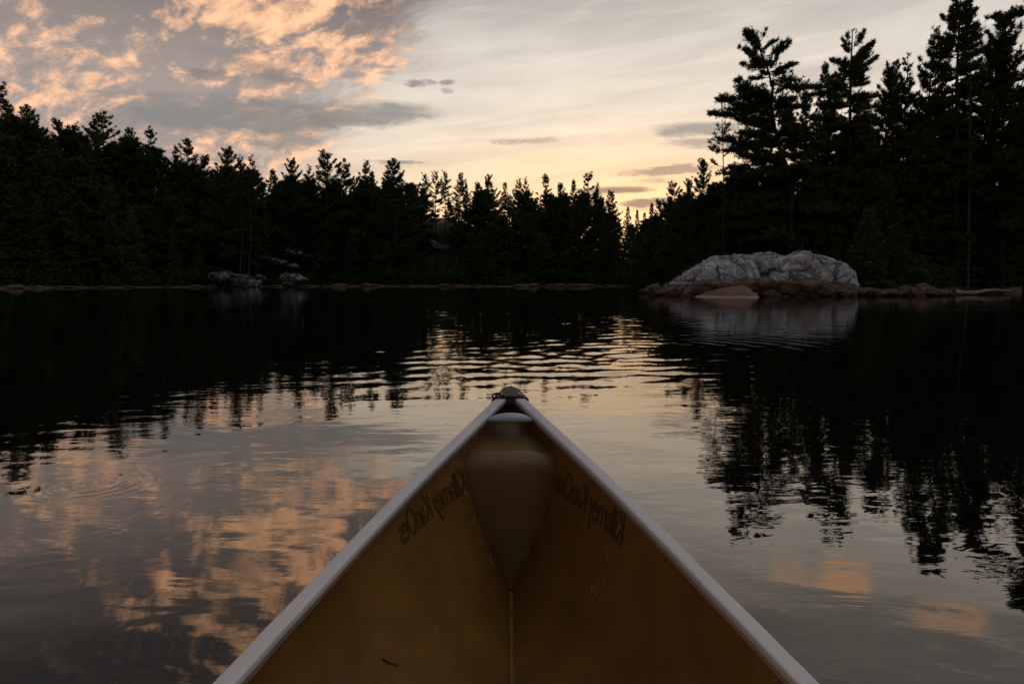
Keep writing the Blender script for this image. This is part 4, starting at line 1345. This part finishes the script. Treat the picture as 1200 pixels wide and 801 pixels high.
M_TANK, t, b = material('tank_laminate', 0.36)
p = ocoord(t)
blot = noise(t, p, 9.0, 6.0, 0.6, 0.5)
sx = t.nodes.new('ShaderNodeSeparateXYZ')
t.links.new(p, sx.inputs[0])
wv_ = (S(t, sx.outputs[0]) * 1500.0).m('SINE') * (S(t, sx.outputs[2]) * 1500.0).m('SINE')
c = ramp(t, blot, [(0.3, (0.140, 0.080, 0.026)), (0.7, (0.215, 0.128, 0.046))])
c = mix(t, wv_.step(0.0, 0.9) * 0.2, c, (0.12, 0.07, 0.03))
t.links.new(c, b.inputs['Base Color'])
bump(t, b, blot, 0.002)

M_GUN, t, b = material('grey_vinyl', 0.5)
p = ocoord(t)
n = noise(t, p, 5.0, 6.0, 0.6)
n2 = noise(t, p, 260.0, 2.0, 0.5)
n3 = noise(t, p, 38.0, 3.0, 0.6)
c = ramp(t, n, [(0.3, (0.60, 0.57, 0.57)), (0.7, (0.70, 0.67, 0.67))])
c = mix(t, n2.step(0.66, 0.74) * 0.35, c, (0.22, 0.20, 0.20))
c = mix(t, n3.step(0.70, 0.76) * 0.75, c, (0.10, 0.085, 0.08))
t.links.new(c, b.inputs['Base Color'])
bump(t, b, n2, 0.0004)

M_DECK, t, b = material('deck_plastic', 0.55)
p = ocoord(t)
n = noise(t, p, 60.0, 5.0, 0.6)
t.links.new(ramp(t, n, [(0.3, (0.018, 0.014, 0.012)), (0.75, (0.050, 0.039, 0.033))]), b.inputs['Base Color'])
bump(t, b, n, 0.001)
b.inputs['Specular IOR Level'].default_value = 0.2
M_HANDLE, t, b = material('handle_plastic', 0.22)
n = noise(t, ocoord(t), 20.0, 3.0)
t.links.new(ramp(t, n, [(0.3, (0.30, 0.34, 0.42)), (0.7, (0.36, 0.40, 0.48))]), b.inputs['Base Color'])
M_SCREW, t, b = material('screw_steel', 0.35, metallic=1.0)
b.inputs['Base Color'].default_value = (0.55, 0.53, 0.50, 1)
M_CORD, t, b = material('black_cord', 0.8)
b.inputs['Base Color'].default_value = (0.015, 0.014, 0.014, 1)
M_STRIP, t, b = material('keel_strip_laminate', 0.45)
n = noise(t, ocoord(t), 14.0, 5.0, 0.6)
t.links.new(ramp(t, n, [(0.3, (0.15, 0.09, 0.034)), (0.7, (0.25, 0.165, 0.07))]), b.inputs['Base Color'])
M_INK, t, b = material('marker_ink', 0.5)
n = noise(t, ocoord(t), 40.0, 4.0, 0.6)
t.links.new(ramp(t, n, [(0.35, (0.070, 0.033, 0.009)), (0.75, (0.115, 0.054, 0.013))]), b.inputs['Base Color'])
M_FILLET, t, b = material('resin_fillet', 0.3)
b.inputs['Base Color'].default_value = (0.14, 0.075, 0.026, 1)

canoe = empty('canoe', (CX, 0, 0), CROT)
tag(canoe, 'honey-brown canoe with grey gunwales, its bow pointing out over the lake', 'canoe')

# hull: an inner and an outer skin closed along the rim
ys = np.unique(np.concatenate([np.linspace(-3.158, -2.6, 40), np.linspace(-2.6, 0.4, 60), np.linspace(0.4, 1.5, 70), np.linspace(1.5, 1.80, 50), np.linspace(1.80, 1.883, 30)]))
NV = 33
cols = []
vv = np.linspace(-1, 1, 2 * NV - 1)


def section(y, grow):
    zg, zk, pw, gx0 = float(g_z(y)), float(k_z(y)), float(k_p(y)), float(g_x(y))
    # even spacing along the curve
    tv = np.sin(np.abs(vv) * math.pi / 2)
    xx = np.sign(vv) * np.abs(tv)            # share of half width
    v01 = (1 - np.abs(xx)) ** (1 / pw)
    x = xx * gx0 * (1 - 0.03 * v01)
    z = zg - v01 * (zg - zk)
    if grow:
        tx, tz = np.gradient(x), np.gradient(z)
        ln = np.hypot(tx, tz) + 1e-9
        x, z = x + tz / ln * grow, z - tx / ln * grow
    return x, z


inner, outer = [], []
for y in ys:
    x, z = section(y, 0)
    inner.append(np.column_stack([x, np.full_like(x, y), z]))
    x, z = section(y, 0.006)
    outer.append(np.column_stack([x, np.full_like(x, y), z]))
inner, outer = np.array(inner), np.array(outer)
nU, nW = inner.shape[:2]
fi = grid_faces(nU, nW)
N0 = nU * nW
faces = [fi, fi[:, ::-1] + N0]
for j in (0, nW - 1):
    i = np.arange(nU - 1)
    q = np.stack([i * nW + j, (i + 1) * nW + j, (i + 1) * nW + j + N0, i * nW + j + N0], -1)
    faces.append(q)
for i in (0, nU - 1):
    j = np.arange(nW - 1)
    faces.append(np.stack([i * nW + j, i * nW + j + 1, i * nW + j + 1 + N0, i * nW + j + N0], -1))
    j = np.arange(nW // 2)
    faces.append(np.stack([i * nW + j, i * nW + j + 1, i * nW + nW - 2 - j, i * nW + nW - 1 - j], -1)[:-1])
hull = link('hull', mesh_np('hull', np.vstack([inner.reshape(-1, 3), outer.reshape(-1, 3)]), np.concatenate(faces), M_HULL), canoe)

# gunwales: a rounded flat rail over each edge
gys = np.unique(np.concatenate([np.linspace(-3.15, -2.4, 40), np.linspace(-2.4, 0.4, 50), np.linspace(0.4, 1.872, 120)]))
GW = 0.0230
prof = [(0.002, -0.022), (0.002, -0.006), (0.002, -0.0022), (0.0012, -0.0008), (-0.0006, 0.0), (-0.002, 0.0002), (-0.005, 0.0004), (-GW * 0.5, 0.0008), (-GW + 0.006, 0.0004), (-GW + 0.0035, 0.0002), (-GW + 0.002, -0.0002),
        (-GW + 0.0006, -0.0012), (-GW, -0.0028), (-GW, -0.005), (-GW, -0.009), (-GW + 0.0004, -0.0110), (-GW + 0.002, -0.0120), (-GW + 0.004, -0.012), (-GW + 0.004, -0.022)]
for sg in (-1, 1):
    rows = []
    for y in gys:
        gx0, gz0 = float(g_x(y)), float(g_z(y))
        dx = (float(g_x(y + 0.01)) - float(g_x(y - 0.01))) / 0.02
        kx = math.sqrt(1 + dx * dx)
        w = min(1.0, (gx0 - 0.001) / (GW * kx))
        rows.append([(sg * (gx0 + a * kx * w), y, gz0 + 0.006 + c_) for a, c_ in prof])
    rows = np.array(rows)
    f = grid_faces(len(gys), len(prof))
    nP = len(prof)
    i = np.arange(len(gys) - 1)
    f = np.vstack([f, np.stack([i * nP + nP - 1, (i + 1) * nP + nP - 1, (i + 1) * nP, i * nP], -1)])
    if sg > 0:
        f = f[:, ::-1]
    link('gunwale', mesh_np('gunwale', rows.reshape(-1, 3), f, M_GUN), canoe)

# bow deck plate with a turned-down rim
def deck_plate(y_rear, y_tip, sgn):
    out = []
    n = 26
    k = np.linspace(0, 1, n)
    yv = y_rear + (y_tip - y_rear) * k
    hv = np.array([float(g_x(min(max(y_, -3.15), TIP_Y - 0.02))) for y_ in yv]) + 0.011
    hv = hv[0] + (0.021 - hv[0]) * k ** 1.1
    hv = hv * np.clip(1 - np.clip((k - 0.90) / 0.10, 0, 1) ** 2.5 * 0.55, 0, 1)
    m = 17
    s = np.linspace(-1, 1, m)
    top = np.zeros((n, m, 3))
    for i in range(n):
        zb = float(g_z(min(max(yv[i], -3.15), TIP_Y))) + 0.008
        top[i, :, 0] = s * hv[i]
        top[i, :, 1] = yv[i]
        top[i, :, 2] = zb + 0.006 * (1 - s ** 2) - 0.004 * np.abs(s) ** 8
    bot = top.copy()
    bot[:, :, 2] = top[:, :, 2] - 0.016 - 0.010 * (np.abs(s)[None] > 0.96) - 0.004
    V_ = np.vstack([top.reshape(-1, 3), bot.reshape(-1, 3)])
    f0 = grid_faces(n, m)
    N = n * m
    F = [f0[:, ::-1], f0 + N]
    i = np.arange(n - 1)
    for j in (0, m - 1):
        F.append(np.stack([i * m + j, (i + 1) * m + j, (i + 1) * m + j + N, i * m + j + N], -1))
    j = np.arange(m - 1)
    for ii in (0, n - 1):
        F.append(np.stack([ii * m + j, ii * m + j + 1, ii * m + j + 1 + N, ii * m + j + N], -1))
    return V_, np.concatenate(F)


for y_rear, y_tip in ((1.795, 1.897), (-3.07, -3.17)):
    v, f = deck_plate(y_rear, y_tip, 1)
    dk = link('deck_plate', mesh_np('deck_plate', v, f, M_DECK), canoe)
    bv = dk.modifiers.new('edge', 'BEVEL')
    bv.width = 0.0015
    bv.segments = 2
    bv.limit_method = 'ANGLE'
    if y_rear > 0:
        bowdeck = dk


def screw(x, y, z, r=0.0035, parent=None):
    ang = np.linspace(0, 2 * math.pi, 14, endpoint=False)
    v = [(0, 0, 0.0016)] + [(math.cos(a) * r * 0.7, math.sin(a) * r * 0.7, 0.0014) for a in ang] + [(math.cos(a) * r, math.sin(a) * r, 0.0) for a in ang]
    n = len(ang)
    f = [(0, 1 + i, 1 + (i + 1) % n) for i in range(n)] + [(1 + i, 1 + n + i, 1 + n + (i + 1) % n, 1 + (i + 1) % n) for i in range(n)]
    o = link('screw', mesh_np('screw', v, f, M_SCREW), parent or canoe)
    o.location = (x, y, z)
    return o


for sg in (-1, 1):
    screw(sg * 0.024, 1.812, float(g_z(1.812)) + 0.0138, 0.0042, bowdeck)
    # paired small screws where the carry handle is fixed to the rail
    for dy in (-0.006, 0.006):
        y = 1.715 + dy
        screw(sg * (float(g_x(y)) - 0.014), y, float(g_z(y)) + 0.0068, 0.0030)

# cord looped through the deck on the left
k = np.linspace(0, 1, 26)
zc_ = float(g_z(1.80)) + 0.016
pts = np.column_stack([-0.044 + 0.030 * k + 0.003 * np.sin(k * 9), 1.800 - 0.010 * np.sin(k * math.pi), zc_ + 0.006 * np.sin(k * math.pi) ** 0.7 - 0.016 * k ** 3])
pts2 = np.column_stack([-0.043 + 0.005 * np.cos(k * 6.283), 1.800 + 0.004 * np.sin(k * 6.283), zc_ - 0.004 + 0.005 * np.sin(k * 6.283)])
h = Heap()
for pp in (pts, pts2):
    v, f = tube(pp, 0.0026, 8)
    h.add(v, f)
link('cord', h.mesh('cord', M_CORD), canoe)

# carry handle between the rails: a lens-shaped bar
yh = 1.700
hwid = float(g_x(yh)) - 0.020
n, m = 41, 20
rows = []
zt = float(g_z(yh)) - 0.010
for s in np.linspace(-1, 1, n):
    fat = (1 - abs(s) ** 2.2)
    ry, rz = 0.008 + 0.017 * fat, 0.0035 + 0.0085 * fat
    ang = np.linspace(0, 2 * math.pi, m, endpoint=False)
    rows.append(np.column_stack([np.full(m, s * hwid), yh + ry * np.cos(ang), zt + 0.006 * fat + rz * np.sign(np.sin(ang)) * np.abs(np.sin(ang)) ** 0.75]))
rows = np.array(rows).transpose(1, 0, 2)
link('carry_handle', mesh_np('carry_handle', rows.reshape(-1, 3), grid_faces(m, n, True), M_HANDLE), canoe)

# flotation tank moulded into the bow: sloping top, chamfer, upright back
YB = 1.600
zb0 = float(k_z(YB)) + 0.012
line = [(1.815, 0.338), (1.785, 0.330), (1.755, 0.322), (1.725, 0.313), (1.695, 0.304), (1.665, 0.296), (1.640, 0.289), (YB + 0.022, 0.2845), (YB + 0.018, 0.2832), (YB + 0.0155, 0.2812), (YB + 0.005, 0.2650), (YB + 0.003, 0.2610), (YB + 0.0015, 0.2570), (YB + 0.0008, 0.246), (YB + 0.0004, 0.232)]
line += [(YB, z_) for z_ in np.linspace(0.215, zb0, 26)]
rows = []
s = np.linspace(-1, 1, 29)
edge_pts = {-1: [], 1: []}
for y, z in line:
    hx = max(float(hull_x(y, z)) - 0.0015, 0.001)
    crown_ = 0.006 * (1 - s ** 2) if z > 0.25 else 0.0 * s
    rows.append(np.column_stack([s * hx, np.full_like(s, y) - 0.004 * (1 - s ** 4) * (z < 0.270), np.full_like(s, z) + crown_ * (y < 1.80)]))
    for sg in (-1, 1):
        edge_pts[sg].append((sg * hx, y - 0.001, z))
rows = np.array(rows)
tank = link('flotation_tank', mesh_np('flotation_tank', rows.reshape(-1, 3), grid_faces(len(line), len(s)), M_TANK), canoe)
h = Heap()
for sg in (-1, 1):
    v, f = tube(np.array(edge_pts[sg])[2:], 0.0030, 7)
    h.add(v, f)
link('resin_seam', h.mesh('resin_seam', M_FILLET), tank)

# raised strip along the keel line
yk = np.linspace(-2.6, YB - 0.012, 90)
zk = np.array([float(k_z(y)) for y in yk])
wst = 0.0065
pr = [(-wst, 0.0), (-wst * 0.7, 0.008), (0, 0.0105), (wst * 0.7, 0.008), (wst, 0.0)]
rows = np.array([[(a, y, z + 0.003 + c_) for a, c_ in pr] for y, z in zip(yk, zk)])
link('keel_strip', mesh_np('keel_strip', rows.reshape(-1, 3), grid_faces(len(yk), len(pr))[:, ::-1], M_STRIP), canoe)

# lettering that shows through the skin, mirrored on both sides
cu = bpy.data.curves.new('lettering', 'FONT')
cu.body = 'Killarney KanOes'
cu.size = 0.062
cu.shear = 0.22
cu.offset = 0.0008
cu.space_character = 0.92
cu.resolution_u = 5
tmp = bpy.data.objects.new('lettering_curve', cu)
COL.objects.link(tmp)
bpy.context.view_layer.update()
base = bpy.data.meshes.new_from_object(tmp.evaluated_get(bpy.context.evaluated_depsgraph_get()))
bpy.data.objects.remove(tmp)
co = np.array([v.co[:] for v in base.vertices])
polys = [tuple(p_.vertices) for p_ in base.polygons]
co[:, 0] -= co[:, 0].min()
TW = co[:, 0].max()
LLEN = 0.305
TXT_Y0, TXT_Z0 = 1.285, 0.188
for sg in (-1, 1):
    yv = TXT_Y0 + co[:, 0] / TW * LLEN if sg > 0 else TXT_Y0 + LLEN - co[:, 0] / TW * LLEN
    zv = TXT_Z0 + co[:, 1] * 1.32 + (yv - TXT_Y0) * 0.055
    xv = sg * (hull_x(yv, zv) - 0.0012)
    keep = [p_ for p_ in polys]
    link('lettering', mesh_np('lettering', np.column_stack([xv, yv, zv]), keep, M_INK), hull)

# a fallen twig on the inside of the hull
def hull_hit(px, py):
    """the point of the left inner wall seen at that pixel, in world space"""
    for Z_ in np.arange(0.35, 1.7, 0.002):
        q = at_depth(px, py, Z_)
        if -(q[0] - CX + CROT * q[1]) >= float(hull_x(q[1], q[2])):
            return q + np.array([0.0025, 0, 0.001])
    return q


pts = np.array([hull_hit(447 + 18 * k_, 772 + 9 * k_ + 0.7 * math.sin(k_ * 5)) for k_ in np.linspace(0, 1, 6)])
v, f = tube(pts - pts[0], np.linspace(0.0014, 0.0008, 6), 6)
tw_ = link('twig', mesh_np('twig', v, f, M_CORD))
tw_.location = pts[0]
tag(tw_, 'short dark twig lying on the inside of the canoe hull', 'twig')

scene.cycles.max_bounces = 6
scene.cycles.diffuse_bounces = 3
scene.cycles.glossy_bounces = 3
scene.cycles.transparent_max_bounces = 4
scene.cycles.caustics_reflective = False
scene.cycles.caustics_refractive = False
scene.cycles.sample_clamp_indirect = 4.0
